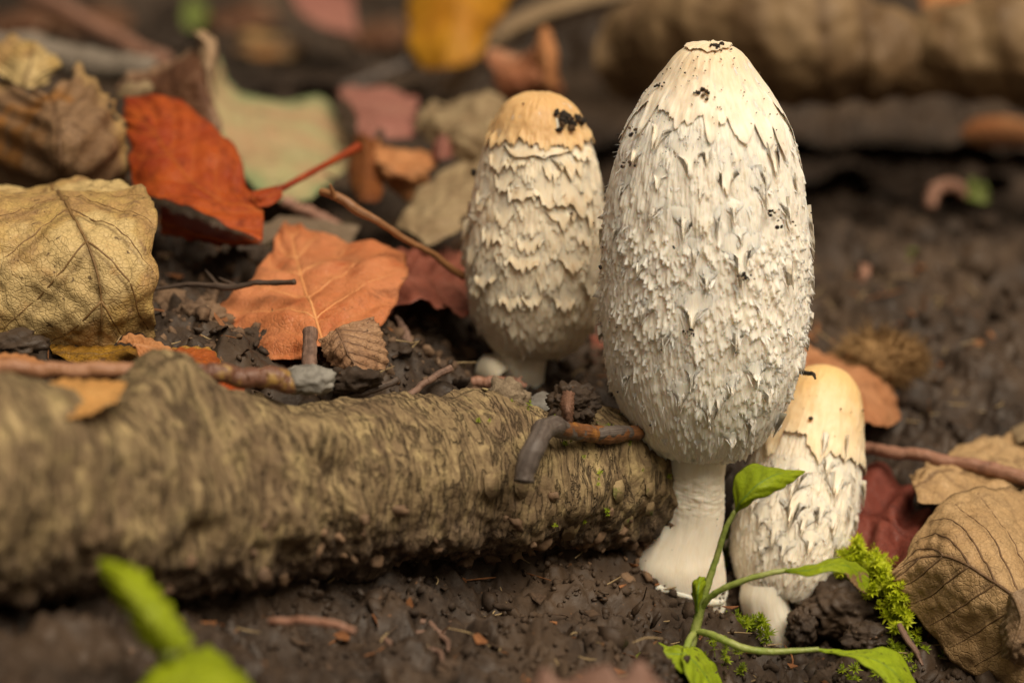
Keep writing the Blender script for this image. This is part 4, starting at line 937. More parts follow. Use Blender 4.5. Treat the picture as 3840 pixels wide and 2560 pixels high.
# red-brown upright and golden leaf at the back
leaf('rust_curl_leaf', 'curled rusty leaf standing upright behind the tan-topped mushroom', [(1850, 330, .80), (1900, 360, .79), (1980, 370, .79), (2100, 350, .80)], [(1830, 240, .80), (1920, 300, .785), (2010, 290, .78), (2090, 260, .79)], [(1825, 195, .81), (1930, 190, .81), (2010, 180, .80), (2060, 108, .80)], mat_leaf('rust_curl', (.26, .085, .03), (.38, .16, .08), (.3, .12, .06), freq=50, edge=(.5, .26, .15), dark=(.16, .04, .015)), nt=40, ns=31, crump=.003, cfreq=50, jag=.06, seed=23)
leaf('rust_spike_leaf', 'narrow rusty leaf tip rising like a horn behind the tan-topped mushroom', [(1990, 310, .785), (2010, 210, .786), (2030, 110, .79)], [(2050, 320, .778), (2050, 220, .778), (2045, 105, .788)], [(2095, 330, .785), (2090, 210, .786), (2070, 130, .79)], L_CURL, nt=30, ns=17, crump=.001, seed=231)
leaf('golden_leaf', 'golden yellow leaf with brown patches hanging at the back', [(1540, -80, .90), (1540, 100, .885), (1555, 200, .875), (1620, 265, .87)], [(1720, -100, .88), (1710, 60, .87), (1690, 170, .866), (1680, 255, .865)], [(1960, -60, .90), (1880, 70, .885), (1830, 150, .876), (1770, 235, .868)], L_GOLD, nt=50, ns=41, crump=.003, cfreq=35, jag=.03, seed=24)
# rolled leaf top right (two lobes) and its pale margin
def roll(name, label, x0, x1, yt, yb, D, seed, lobes):
    n, m = 110, 70
    s = np.linspace(0, 1, n); a = np.linspace(-.35*np.pi, 1.0*np.pi, m)
    top = catmull(PP([(x0, yt[0], D[0]), ((x0+x1)/2, yt[1], D[1]), (x1, yt[2], D[2])]), n); bot = catmull(PP([(x0, yb[0], D[0]), ((x0+x1)/2, yb[1], D[1]), (x1, yb[2], D[2])]), n)
    c = (top + bot)/2; u = (top - bot)/2; R = np.linalg.norm(u, axis=1)
    U = u/R[:, None]; W = np.cross(np.gradient(c, axis=0), U); W /= np.linalg.norm(W, axis=1)[:, None]
    if W[:, 1].mean() > 0: W = -W
    Ss, Aa = np.meshgrid(s, a, indexing='ij')
    Sw = Ss + .05*n1(s*3, seed)[:, None] + .03*Aa
    rr = R[:, None]*(1 + .014*np.cos(Sw*lobes*2*np.pi) + 0.09*fbm(np.stack([Sw*6 + seed, Aa*.5, 0*Ss], -1), 4) - .05*np.maximum(Aa-2, 0))
    V = c[:, None] + rr[..., None]*(np.sin(Aa - np.pi/2)[..., None]*-U[:, None]*-1 + np.cos(Aa - np.pi/2)[..., None]*W[:, None])
    vein = smooth(-.25, .5, fbm(np.stack([Sw*9 + seed, Aa*.35, 0*Ss], -1), 3))
    nrm = (V - c[:, None])/rr[..., None]; V = V + nrm*(.0035*fbm(V*42 + seed, 4) + .0006*np.cos(Sw*lobes*7))[..., None]
    t = Thing(name, label, 'leaf'); t.part('blade', V.reshape(-1, 3), grid_faces(n, m), np.stack([Ss*.5, Aa/4, vein], -1).reshape(-1, 3), L_ROLL, solid=.0003)
    Vr, Fr, Ar = tube(V[::3, 6], .0006, 6); Ar[:] = (0, .5, 1); t.part('midrib', Vr, Fr, Ar, L_ROLL)
roll('rolled_leaf', 'large ribbed brown leaf rolled into a tube behind the tallest mushroom', 2330, 3420, (20, -160, 60), (340, 400, 370), (.83, .80, .80), 3.1, 6)
roll('rolled_leaf', 'lighter rolled brown leaf end butting against the ribbed rolled leaf', 3395, 4300, (60, -40, -60), (340, 400, 420), (.805, .795, .81), 5.7, 4)
leaf('beige_leaf_edge', 'long beige leaf margin arching over the dark hollow at the back', [(1640, 330, .90), (1800, 130, .90), (1960, 40, .90), (2150, -30, .90), (2420, -80, .90), (2600, -80, .90)], [(1660, 350, .885), (1840, 160, .88), (2000, 75, .88), (2180, 15, .88), (2420, -30, .88), (2600, -50, .88)], [(1700, 360, .895), (1880, 190, .89), (2030, 110, .89), (2200, 50, .89), (2420, 0, .89), (2600, -20, .89)], mat_leaf('beige_margin', (.34, .24, .14), (.42, .30, .19), (.3, .2, .1), freq=40), nt=60, ns=15, jag=.08, rib=0, seed=25)
leaf('dark_back_leaf', 'shadowed brown leaf slope below the rolled leaf behind the tallest mushroom', [(2250, 60, .93), (2320, 150, .92), (2400, 330, .90)], [(2340, 50, .91), (2420, 180, .90), (2480, 340, .88)], [(2450, 40, .90), (2560, 180, .88), (2600, 350, .87)], L_ROLL, nt=40, ns=25, seed=26)
leaf('painted_shade_leaf', 'blackish leaf sheet added for the shade of the hollow behind the tallest mushroom', [(1880, 640, .93), (1900, 400, .94), (1950, 200, .95), (2000, 60, .96)], [(2300, 640, .92), (2300, 400, .93), (2300, 180, .94), (2300, 0, .95)], [(2750, 640, .92), (2740, 400, .93), (2720, 180, .94), (2700, 0, .95)], mat_leaf('painted_shade_leaf', (.022, .013, .008), (.04, .024, .014), (.03, .02, .01), freq=40), nt=50, ns=41, crump=.004, cfreq=40, jag=.05, seed=260)  # dark sheet added so the hollow reads as deep shade
leaf('painted_shade_leaf', 'blackish leaf sheet painted for the shade under the rolled leaves', [(2750, 560, .86), (3100, 540, .87), (3450, 540, .87), (3800, 560, .87), (4100, 560, .87)], [(2750, 480, .90), (3100, 470, .91), (3450, 460, .91), (3800, 470, .91), (4100, 480, .91)], [(2750, 330, .96), (3100, 300, .97), (3450, 280, .97), (3800, 280, .97), (4100, 280, .97)], mat_leaf('painted_shade_leaf_flat', (.022, .013, .008), (.04, .024, .014), (.03, .02, .01), freq=40), nt=60, ns=31, crump=.004, cfreq=40, jag=.05, seed=261)  # shade beneath the rolls, put into the colour of a flat sheet
L_SHADE = mat_leaf('back_shade_leaf', (.020, .0115, .007), (.038, .022, .013), (.03, .02, .01), dark=(.012, .007, .004), freq=50)  # near-black leaf colour that stands in for shade over the back soil
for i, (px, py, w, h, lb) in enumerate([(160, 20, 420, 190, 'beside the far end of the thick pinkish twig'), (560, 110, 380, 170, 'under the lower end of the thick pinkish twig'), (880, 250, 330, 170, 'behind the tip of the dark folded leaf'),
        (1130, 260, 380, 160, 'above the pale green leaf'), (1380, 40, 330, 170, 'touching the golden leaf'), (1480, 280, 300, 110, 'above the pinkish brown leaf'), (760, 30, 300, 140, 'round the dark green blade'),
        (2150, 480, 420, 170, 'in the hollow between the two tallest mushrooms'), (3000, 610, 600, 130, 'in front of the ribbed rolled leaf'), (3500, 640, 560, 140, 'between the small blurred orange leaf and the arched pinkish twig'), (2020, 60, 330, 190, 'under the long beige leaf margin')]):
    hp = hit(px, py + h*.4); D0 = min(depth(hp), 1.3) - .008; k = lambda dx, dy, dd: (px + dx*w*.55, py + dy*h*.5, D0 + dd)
    leaf('back_shade_leaf', 'near-black leaf standing in for shade ' + lb, [k(-1, -.2, .05), k(-.5, -.9, .09), k(.3, -1, .09), k(1, -.3, .06)], [k(-1, .1, .03), k(-.3, .1, .02), k(.4, -.1, .02), k(1, 0, .03)], [k(-.9, .5, 0), k(-.3, 1, -.012), k(.5, .8, -.012), k(1, .2, 0)], L_SHADE, nt=26, ns=19, crump=.004, cfreq=40, jag=.08, seed=480 + i, tear=.1)
leaf('orange_back_leaf', 'small blurred orange leaf on the soil under the rolled leaf end', [(3600, 490, .83), (3680, 440, .835), (3800, 440, .84), (3900, 470, .84)], [(3610, 510, .82), (3690, 490, .82), (3800, 490, .825), (3900, 500, .83)], [(3620, 530, .81), (3700, 550, .81), (3800, 550, .812), (3900, 540, .82)], L_CURL, nt=30, ns=21, seed=27)
leaf('pink_back_leaf', 'pinkish brown leaf at the back above the pale green leaf', [(1080, -60, .98), (1180, -40, .97), (1320, -20, .96)], [(1100, 0, .95), (1200, 40, .945), (1330, 60, .94)], [(1130, 50, .93), (1230, 110, .925), (1340, 130, .92)], L_PINK, nt=30, ns=21, seed=28)
# right side
leaf('orange_brown_leaf', 'soft orange-brown leaf draped behind the ochre-topped mushroom', [(3000, 1270, .70), (3100, 1310, .70), (3200, 1345, .70), (3290, 1395, .698), (3350, 1480, .694), (3372, 1560, .690)], [(3000, 1380, .685), (3090, 1410, .68), (3180, 1430, .676), (3250, 1480, .674), (3310, 1540, .674), (3350, 1590, .678)], [(3060, 1560, .672), (3120, 1590, .668), (3180, 1580, .666), (3240, 1570, .664), (3290, 1590, .666), (3330, 1600, .672)], mat_leaf('soft_orange_leaf', (.43, .18, .075), (.52, .25, .12), (.4, .18, .08), freq=50, dark=(.32, .12, .05)), nt=60, ns=45, crump=.002, cfreq=50, jag=.03, seed=30, near=.012)
leaf('maroon_leaf', 'ribbed maroon leaf lying between the ochre-topped mushroom and the large tan leaf', [(3170, 1720, .668), (3290, 1755, .668), (3380, 1800, .664), (3430, 1880, .656), (3490, 1950, .648)], [(3150, 1900, .650), (3250, 1920, .646), (3340, 1950, .640), (3410, 2000, .636), (3470, 2050, .632)], [(3080, 2130, .636), (3180, 2150, .630), (3280, 2160, .626), (3350, 2170, .622), (3420, 2180, .622)], L_MAR, nt=60, ns=51, veins=3, vslope=.2, crump=.0012, cfreq=50, quilt=.0030, jag=.02, seed=31, near=.010)
leaf('crumpled_tan_leaf', 'crumpled pale tan leaf under the long brown twig', [(3415, 1795, .645), (3490, 1735, .652), (3580, 1690, .66), (3700, 1650, .668), (3900, 1600, .68)], [(3430, 1835, .636), (3510, 1790, .640), (3600, 1760, .645), (3720, 1740, .652), (3900, 1730, .66)], [(3445, 1865, .630), (3520, 1885, .628), (3620, 1870, .632), (3750, 1850, .638), (3900, 1850, .645)], L_TAN, nt=70, ns=51, veins=5, crump=.003, cfreq=60, jag=.06, seed=32, near=.006)
leaf('large_tan_leaf', 'large tan leaf with dark arching veins lying beside the bright moss', [(3950, 1850, .632), (3840, 1840, .628), (3740, 1828, .622), (3620, 1826, .620), (3540, 1860, .618), (3470, 1960, .615), (3400, 2070, .612), (3345, 2160, .610)],
     [(4000, 2420, .590), (3900, 2320, .588), (3790, 2225, .588), (3680, 2150, .592), (3590, 2100, .597), (3510, 2085, .602), (3430, 2100, .606), (3345, 2165, .609)],
     [(3980, 2640, .590), (3850, 2600, .592), (3720, 2560, .596), (3600, 2490, .600), (3500, 2400, .604), (3420, 2310, .607), (3370, 2240, .609), (3345, 2170, .610)], L_TAN, nt=110, ns=91, veins=7, vslope=.65, crump=.0013, cfreq=70, quilt=.0004, jag=.02, rib=.0005, ribmat=mat_plain('leaf_vein_brown', (.10, .055, .025), (.15, .085, .04), 300, .6), lat=True, crease=.55, seed=33)
leaf('curled_leaf_tip', 'dark curled leaf strip standing at the edge of the large tan leaf', [(3790, 2260, .592), (3770, 2330, .590), (3760, 2400, .588), (3745, 2460, .588)], [(3800, 2225, .584), (3830, 2320, .580), (3800, 2420, .580), (3790, 2480, .584)], [(3870, 2190, .590), (3900, 2330, .588), (3900, 2440, .586), (3805, 2496, .588)], mat_leaf('grey_brown_leaf', (.26, .17, .10), (.34, .24, .15), (.2, .12, .06), dark=(.11, .06, .03), freq=120), nt=60, ns=31, crump=.0015, jag=.04, seed=34)
leaf('tan_leaf_tip', 'small tan leaf tip above the long brown twig', [(3790, 1610, .67), (3830, 1590, .672), (3900, 1580, .675)], [(3800, 1635, .665), (3840, 1620, .665), (3900, 1610, .668)], [(3815, 1660, .66), (3850, 1650, .66), (3900, 1650, .662)], L_TAN2, nt=20, ns=13, seed=35)
# litter behind and on the branch
leaf('toothed_leaf', 'small crisp brown leaf with toothed margin propped by the twig stub', [(1195, 1275, .600), (1215, 1340, .595), (1260, 1385, .592)], [(1262, 1232, .598), (1295, 1300, .590), (1350, 1392, .588)], [(1398, 1190, .600), (1440, 1270, .598), (1452, 1330, .597), (1440, 1385, .596)], L_FRAG, nt=80, ns=51, veins=6, crump=.0008, cfreq=120, quilt=.0005, jag=.02, serr=.06, rib=.0004, ribmat=mat_plain('dark_vein', (.14, .075, .04), (.2, .11, .06), 300, .6), lat=True, crease=.6, seed=36)
leaf('small_brown_leaf', 'small orange-brown leaf folded against the foot of the yellow-tan leaf', [(438, 1292, .588), (480, 1250, .592), (560, 1268, .592), (655, 1310, .590)], [(500, 1290, .584), (550, 1300, .584), (600, 1315, .584), (650, 1322, .586)], [(520, 1345, .580), (560, 1346, .580), (600, 1345, .581), (645, 1332, .584)], L_CURL, nt=50, ns=31, crump=.0006, seed=37)
leaf('red_rim_leaf', 'folded scarlet leaf with yellow rim on the soil behind the branch', [(600, 1335, .590), (660, 1302, .592), (780, 1308, .592), (832, 1372, .588)], [(620, 1355, .584), (680, 1345, .584), (760, 1350, .584), (825, 1385, .582)], [(640, 1400, .578), (700, 1400, .577), (770, 1400, .577), (830, 1410, .577)], mat_leaf('scarlet_rim_leaf', (.30, .06, .012), (.40, .10, .015), (.2, .05, .01), edge=(.45, .26, .05), freq=90), nt=50, ns=31, crump=.0006, seed=38)
leaf('scarlet_leaf', 'scarlet leaf scrap behind the branch beside the grey stone', [(780, 1430, .585), (850, 1425, .586), (920, 1440, .586)], [(780, 1470, .580), (850, 1465, .580), (915, 1475, .580)], [(790, 1505, .575), (850, 1505, .575), (910, 1505, .576)], L_RED, nt=30, ns=21, seed=39)
leaf('amber_leaf', 'glowing amber leaf lying in the hollow on top of the branch', [(120, 1452, .528), (230, 1432, .530), (360, 1425, .531), (480, 1428, .532)], [(150, 1490, .520), (250, 1480, .521), (350, 1470, .522), (460, 1460, .524)], [(190, 1560, .512), (260, 1565, .511), (340, 1555, .512), (430, 1500, .516)], mat_leaf('amber_leaf', (.66, .36, .12), (.58, .29, .085), (.6, .35, .12), freq=60, transl=.3), nt=40, ns=31, seed=40)
leaf('brown_litter_leaf', 'flat pinkish brown leaf on the soil behind the branch at its thick end', [(-80, 1330, .565), (60, 1325, .565), (180, 1360, .562)], [(-80, 1365, .555), (60, 1360, .555), (190, 1372, .553)], [(-80, 1400, .548), (60, 1395, .548), (200, 1390, .546)], L_CURL, nt=30, ns=21, seed=41, tear=.12)
leaf('foreground_leaf', 'torn pinkish brown leaf edge sticking up from the soil below the seedling', [(1960, 2640, .488), (2040, 2500, .486), (2110, 2555, .486), (2210, 2505, .485), (2290, 2495, .484), (2330, 2545, .484), (2400, 2465, .484), (2460, 2540, .485), (2560, 2640, .488)], [(1960, 2700, .485), (2100, 2690, .482), (2250, 2680, .481), (2400, 2680, .481), (2560, 2700, .485)], [(1960, 2780, .482), (2100, 2800, .478), (2250, 2800, .477), (2400, 2800, .478), (2560, 2780, .482)], mat_leaf('pinkish_leaf', (.22, .12, .085), (.28, .16, .12), (.2, .1, .07), freq=60), nt=80, ns=25, jag=.02, seed=42)

# ------------------------------------------------------------------ twigs
W_BRN = mat_wood('brown_twig', (.17, .075, .030), (.30, .14, .055), rough=.45)
W_RED = mat_wood('reddish_twig', (.24, .115, .075), (.33, .18, .12), (.15, .07, .045), rough=.5)
W_GREY = mat_wood('grey_twig', (.075, .058, .050), (.13, .105, .09), (.05, .036, .03), rough=.5)
W_DARK = mat_wood('dark_twig', (.05, .033, .024), (.09, .06, .042), rough=.6)
W_STUB = mat_wood('twig_stub', (.14, .08, .055), (.22, .135, .10), (.09, .05, .035), rough=.7)
W_ROT = mat_wood('rotten_bark_twig', (.16, .065, .022), (.10, .045, .022), (.24, .10, .02), rough=.5)
def twig(name, label, pts, rad, mat, n=60, nseg=12, rough=.12, buds=(), group=None, cat='twig'):
    n = n*2; rd = np.interp(np.linspace(0, 1, n), np.linspace(0, 1, len(rad)), rad); sd_ = len(label)*.37
    rd = rd*(1 + .06*n1(np.linspace(0, 1, n)*9, sd_) + .22*np.maximum(n1(np.linspace(0, 1, n)*5, sd_ + 2, 1) - .45, 0))
    pth = catmull(PP(pts), n); pth = pth + np.mean(rad)*.35*np.stack([n1(np.linspace(0, 1, n)*6, sd_ + k) for k in range(3)], -1)
    V, F, A = tube(pth, rd, nseg, np.mean(rad)*rough*1.1, 300)
    t = Thing(name, label, cat, group); sh = t.part('shaft', V, F, A, mat)
    for (px, py, D, dx, dy, dd, r) in buds:
        p0, p1 = P(px, py, D), P(px+dx, py+dy, D+dd)
        V, F, A = tube(np.array([p0, p0*.55+p1*.45, p1]), [r, r*.95, r*.35], 8, r*.12, 500, 14); t.part('side_shoot', V, F, A, mat)
    return t
k_ = 5.6e-5
twig('forked_twig', 'slender brown twig with a split tip, leaning behind the tan-topped mushroom', [(1203, 718, .632), (1270, 742, .630), (1350, 790, .630), (1480, 870, .632), (1620, 955, .638), (1740, 1040, .644)], [.0008, .0012, .0008, .00075, .0008, .0009], W_BRN, buds=[(1255, 745, .629, -18, -55, -.002, .0006)])
t_ = twig('hooked_twig', 'grey-brown twig bent like an elbow over the end of the branch', [(1962, 1800, .571), (1975, 1745, .571), (2000, 1680, .572), (2030, 1630, .576), (2070, 1603, .582), (2150, 1612, .590), (2260, 1628, .597), (2400, 1620, .606)], [.0021, .0022, .0022, .0021, .0016, .0015, .0015, .0013], W_GREY, n=90, nseg=18, rough=.10)
V, F, A = tube(PP([(2085, 1606, .5835), (2160, 1616, .5905), (2260, 1630, .597), (2395, 1622, .6055)]), [.0016, .00185, .0018, .0015], 16, .0003, 420, 60); t_.part('peeling_bark', V, F, A, W_ROT)
twig('long_twig', 'long straight brown twig resting on the crumpled pale tan leaf', [(3215, 1672, .655), (3400, 1700, .648), (3600, 1738, .642), (3750, 1768, .638), (3950, 1815, .632)], [.0014, .0014, .0015, .0017, .0018], W_RED, n=80)
twig('thick_twig', 'smooth orange-brown twig lying along the back of the branch', [(-250, 1375, .545), (0, 1385, .545), (300, 1385, .546), (560, 1390, .548), (640, 1392, .549)], [.0017, .0017, .0016, .0016, .0014], mat_wood('orange_twig', (.33, .165, .085), (.25, .115, .06), rough=.45), n=70)
twig('dark_thick_twig', 'dark red-brown twig with a yellow patch beside the grey stone', [(690, 1395, .560), (820, 1402, .560), (960, 1415, .562), (1090, 1430, .564)], [.0015, .0020, .0021, .0023], mat_wood('patchy_twig', (.12, .05, .03), (.16, .075, .045), (.30, .18, .05), rough=.4), n=50)
twig('dark_rootlet', 'thin dark rootlet crossing in front of the peach leaf', [(560, 1085, .628), (700, 1068, .626), (800, 1072, .624), (880, 1078, .622), (960, 1060, .620), (1040, 1062, .618), (1105, 1054, .616)], [.0004, .0005, .0006, .0008, .0006, .0006, .0006], W_DARK, buds=[(890, 1075, .622, -70, -35, .004, .0005), (820, 1072, .624, -50, -60, .006, .0004)])
stub = Thing('twig_stub', 'short upright broken twig stub beside the toothed leaf', 'twig')
V, F, A = tube(PP([(1160, 1395, .588), (1161, 1330, .590), (1162, 1280, .592), (1164, 1242, .594)]), [.00165, .0016, .0015, .0016], 16, .00022, 600, 60); stub.part('shaft', V, F, A, W_STUB)
for a_ in range(7):
    pp = P(1164, 1242, .594) + np.array([math.cos(a_*.9), math.sin(a_*.9), 0])*.0011
    V, F, A = tube(np.array([pp - np.array([0, 0, .0012]), pp + np.array([.0001, 0, .0002 + .00028*(a_ % 3)])]), [.0005, .0002], 6); stub.part('splinter', V, F, A, W_STUB)
twig('short_twig', 'short brown twig with a cut end rising from the crumbs behind the branch', [(1520, 1495, .588), (1570, 1455, .590), (1630, 1412, .592), (1692, 1380, .594)], [.0008, .00075, .00075, .0008], W_STUB, n=40)
twig('short_twig', 'slender dark twig lying low on the soil crumbs behind the branch', [(1240, 1515, .590), (1340, 1480, .591), (1420, 1455, .593), (1490, 1425, .595)], [.0007, .0008, .0008, .0007], W_DARK, n=40)
twig('splinter', 'short orange splinter on top of the branch', [(1520, 1505, .585), (1550, 1522, .585), (1585, 1545, .583)], [.0006, .0007, .0004], W_BRN, n=24)
twig('brown_chip', 'thin upright brown splinter in the soil behind the toothed leaf', [(1530, 1330, .632), (1525, 1270, .633), (1500, 1215, .635), (1485, 1185, .636)], [.0012, .0011, .0009, .0004], W_STUB, n=30)
twig('small_stick', 'little pinkish stick lying across the foot of the tan-topped mushroom', [(1770, 1432, .628), (1850, 1430, .628), (1930, 1438, .628), (1975, 1445, .628)], [.0012, .0013, .0013, .0006], W_RED, n=40, buds=[(1935, 1436, .628, 22, -25, 0, .0006)])
twig('back_twig', 'thick pinkish brown twig running off into the blurred background', [(100, -40, .98), (260, 50, .93), (430, 140, .89), (620, 235, .85)], [.0030, .0028, .0028, .0026], W_RED, n=50)
twig('back_twig', 'dull brown twig behind the peach leaf and the diagonal forked twig', [(1060, 750, .70), (1180, 805, .70), (1290, 862, .70)], [.0014, .0014, .0014], W_RED, n=30)
twig('back_twig', 'grey twig slanting below the golden leaf', [(1280, 340, .86), (1400, 290, .87), (1560, 225, .88)], [.0016, .0016, .0016], W_GREY, n=30)
twig('background_log', 'grey-brown stick half buried behind the crumpled brown leaf', [(-100, 170, .80), (150, 205, .79), (350, 240, .785), (560, 275, .78)], [.0045, .0048, .0046, .004], mat_wood('grey_log', (.13, .105, .08), (.19, .155, .12), rough=.8), n=50)
twig('curved_twig', 'small arched pinkish twig on the dark soil slope at the back', [(3490, 780, .795), (3505, 715, .798), (3560, 690, .80), (3630, 730, .80)], [.0016, .0018, .0018, .0015], W_RED, n=30)
twig('pink_chip', 'short pinkish stick standing in the soil slope at the back', [(3240, 1090, .735), (3242, 1050, .735), (3246, 1000, .737)], [.0016, .0017, .0012], W_RED, n=20)
twig('pink_chip', 'reddish bark strip on the soil slope near the green sprout', [(3600, 980, .76), (3640, 1010, .755), (3690, 1040, .75)], [.0018, .002, .0016], mat_wood('red_strip', (.2, .09, .06), (.26, .13, .09)), n=20)
twig('pink_chip', 'pale pinkish chip on the soil slope above the long twig', [(3760, 1370, .70), (3745, 1420, .695), (3720, 1480, .69)], [.0012, .0015, .001], W_RED, n=20)
twig('broken_stick', 'thin brown splinter leaning under the large tan leaf', [(3372, 2340, .605), (3405, 2400, .602), (3440, 2450, .600), (3458, 2495, .598)], [.0006, .0007, .0006, .0003], W_STUB, n=30)
twig('foreground_stick', 'blurred brown stick lying on the soil in front of the branch', [(1010, 2330, .535), (1120, 2325, .533), (1230, 2335, .531), (1330, 2365, .529)], [.0007, .0008, .0008, .0006], W_RED, n=30)
rr_ = np.random.default_rng(77)
for i, (pts) in enumerate([[(1500, 2335), (1580, 2330), (1650, 2345), (1690, 2330)], [(1560, 2370), (1630, 2375), (1675, 2400), (1680, 2440)], [(1440, 2390), (1470, 2420), (1500, 2450)], [(1610, 2330), (1640, 2365), (1670, 2370)], [(1590, 2430), (1640, 2440), (1660, 2480)]]):
    V, F, A = tube(PP([(a, b, hit(a, b)[1]*0 + depth(hit(a, b)) - .004) for a, b in pts]), [.0005, .0007, .0006, .0003], 7, .0001, 600, 26)
    single('rootlet', V, F, A, W_STUB, ['long pale brown rootlet lying level on the soil in front of the branch', 'pale brown rootlet hooked downward on the front soil', 'stubby pale rootlet beside the blurred brown stick', 'thin pale rootlet crossing the long level rootlet', 'short pale rootlet below the hooked rootlet on the front soil'][i], 'rootlet', group='pale rootlets on the front soil')

# ------------------------------------------------------------------ stones, clods, crumbs
def stone(name, label, c, rad, mat, seed, sub=4, lump=.3, fine=.1, cat='clod'):
    V, F = clod(P(*c), np.array(rad), seed, sub, lump, fine); return single(name, V, F, None, mat, label, cat)
stone('pale_clod', 'pale brown rounded soil clod resting behind the branch', (1905, 1500, .607), (.0053, .0045, .0045), SOIL_PALE, 3, 4, .25, .14)
stone('stone', 'small grey stone half hidden beside the pale brown clod', (2030, 1535, .612), (.0045, .004, .0035), STONE_B, 5, 4, .12, .05, 'stone')
stone('stone', 'pale grey angular stone at the end of the dark red-brown twig', (1160, 1425, .578), (.0055, .004, .0032), STONE, 8, 4, .15, .08, 'stone')
stone('soil_clod', 'knobbly dark soil clod above the elbow twig', (2150, 1515, .600), (.0058, .005, .0046), SOIL, 12, 5, .5, .12)
stone('soil_clod', 'large grey-brown soil clod between the yellow-tan and the peach leaf', (740, 1215, .620), (.0078, .006, .0052), SOIL_DRY, 14, 5, .45, .12)
stone('soil_clod', 'grey-brown soil clod in the gap behind the yellow-tan leaf', (640, 1140, .635), (.005, .005, .004), SOIL_DRY, 15, 4, .45, .1)
stone('soil_clod', 'dark soil lump under the corner of the yellow-tan leaf', (60, 1290, .588), (.0075, .005, .003), SOIL, 16, 4, .5, .1)
stone('soil_clod', 'big dark soil clod carrying the bright moss', (3160, 2290, .622), (.0105, .009, .0078), SOIL, 18, 5, .4, .1)
stone('soil_clod', 'rough dark soil clod beside the foot of the ochre-topped mushroom', (3010, 2350, .618), (.0040, .004, .0052), SOIL, 19, 5, .5, .1)
stone('soil_clod', 'dark soil lump below the moss-bearing clod', (3260, 2400, .612), (.0065, .005, .0045), SOIL, 20, 5, .45, .1)
stone('soil_clod', 'dark soil clod under the toothed leaf', (1330, 1420, .590), (.006, .004, .003), SOIL, 22, 4, .5, .1)
stone('soil_clod', 'smooth dark clod behind the branch beside the short brown twig', (1640, 1490, .596), (.0055, .004, .0035), SOIL, 23, 4, .35, .06)
stone('soil_clod', 'dark soil mound between the stems of the tallest and the ochre-topped mushrooms', (2760, 2150, .640), (.005, .004, .006), SOIL, 24, 4, .5, .1)
# leaf scrap on the knobbly clod
leaf('bark_scrap', 'thin red-brown leaf scrap lying on the knobbly clod', [(2110, 1470, .592), (2100, 1530, .588), (2110, 1590, .588)], [(2135, 1465, .590), (2130, 1530, .585), (2130, 1590, .586)], [(2150, 1475, .592), (2155, 1540, .588), (2150, 1585, .588)], mat_leaf('scrap_leaf', (.18, .09, .055), (.24, .13, .09), (.12, .06, .03), freq=200), nt=30, ns=15, jag=.1, rib=0, seed=50)
def cluster(seed):
    r = np.random.default_rng(seed); mb = MB()
    for k in range(r.integers(3, 8)):
        c = r.normal(size=3)*np.array([.55, .55, .35]); V, F = clod((0, 0, 0), r.uniform(.3, .75), seed*9 + k, 2, .6, .2)
        mb.add(V*np.array([1, r.uniform(.6, 1), r.uniform(.5, .9)]) + c, F)
    V, F, _ = mb.get(); return V, F
clusters = [cluster(700 + k) for k in range(9)]
protos = [clod((0, 0, 0), 1.0, 200 + k, 2, .7, .28) for k in range(10)]
protos1 = [clod((0, 0, 0), 1.0, 300 + k, 1, .5, .2) for k in range(6)]
def scatter(name, label, n, smin, smax, sampler, mat, seed, hi=True, power=2.2, sink=.25):
    r = np.random.default_rng(seed); mb = MB()
    for i in range(n):
        x, y = sampler(r)
        z = float(zt(np.array([x]), np.array([y]))[0]) if False else None
        s = smin + (smax - smin)*r.random()**power; mb.add(*_place(r, x, y, s, hi, sink))
    V, F, _ = mb.get(); return single(name, V, F, None, mat, label, 'soil', kind='stuff')
def _place(r, x, y, s, hi, sink):
    V, F = clusters[r.integers(0, 9)] if hi == 2 else (protos if hi else protos1)[r.integers(0, 10 if hi else 6)]
    V = (V*np.array([1, r.uniform(.55, 1), r.uniform(.45, .85)])) @ rotm(r).T * s
    return V + np.array([x, y, 0]), F
def scatter2(name, label, xy, s, mat, seed, hi=True, sink=.2):
    r = np.random.default_rng(seed); z = ztd(xy[:, 0], xy[:, 1]); mb = MB()
    for (x, y), zz, ss in zip(xy, z, s):
        V, F = _place(r, x, y, ss, hi, 0); V[:, 2] += zz + ss*.05; mb.add(V, F)
    V, F, _ = mb.get(); o = single(name, V, F, None, mat, label, 'soil', kind='stuff'); return o
r_ = np.random.default_rng(90)
n_ = 380; xy = np.stack([r_.uniform(-.075, .11, n_), r_.uniform(-.075, .075, n_)], -1)
scatter2('soil_crumbs', 'dark damp crumbs strewn over the soil around the mushrooms', xy, .0005 + .0019*r_.random(n_)**2.6, SOIL, 91)
n_ = 170; xy = np.stack([r_.uniform(-.06, .105, n_), r_.uniform(-.075, .06, n_)], -1)
scatter2('soil_clusters', 'knobbly clusters of damp soil around the mushrooms', xy, .0016 + .0032*r_.random(n_)**2, SOIL, 92, hi=2)
n_ = 260; xy = np.stack([r_.uniform(-.10, .0, n_), r_.uniform(.005, .06, n_)], -1)
scatter2('dry_soil_crumbs', 'greyish crumbs strewn behind the branch', xy, .0008 + .0022*r_.random(n_)**2.2, SOIL_DRY, 93)
n_ = 2300; xy = np.stack([r_.uniform(-.06, .105, n_), r_.uniform(-.085, .012, n_)], -1)
aa_ = r_.uniform(0, 2*np.pi, 150); rr2 = r_.uniform(.0098, .0135, 150); xy = np.concatenate([xy, np.stack([.0365 + np.cos(aa_)*rr2, np.sin(aa_)*rr2], -1)])
scatter2('fine_soil_crumbs', 'fine dark crumbs covering the soil in front of the branch and round the stem bases', xy, .0004 + .0011*r_.random(len(xy))**1.8, SOIL, 98, hi=False)
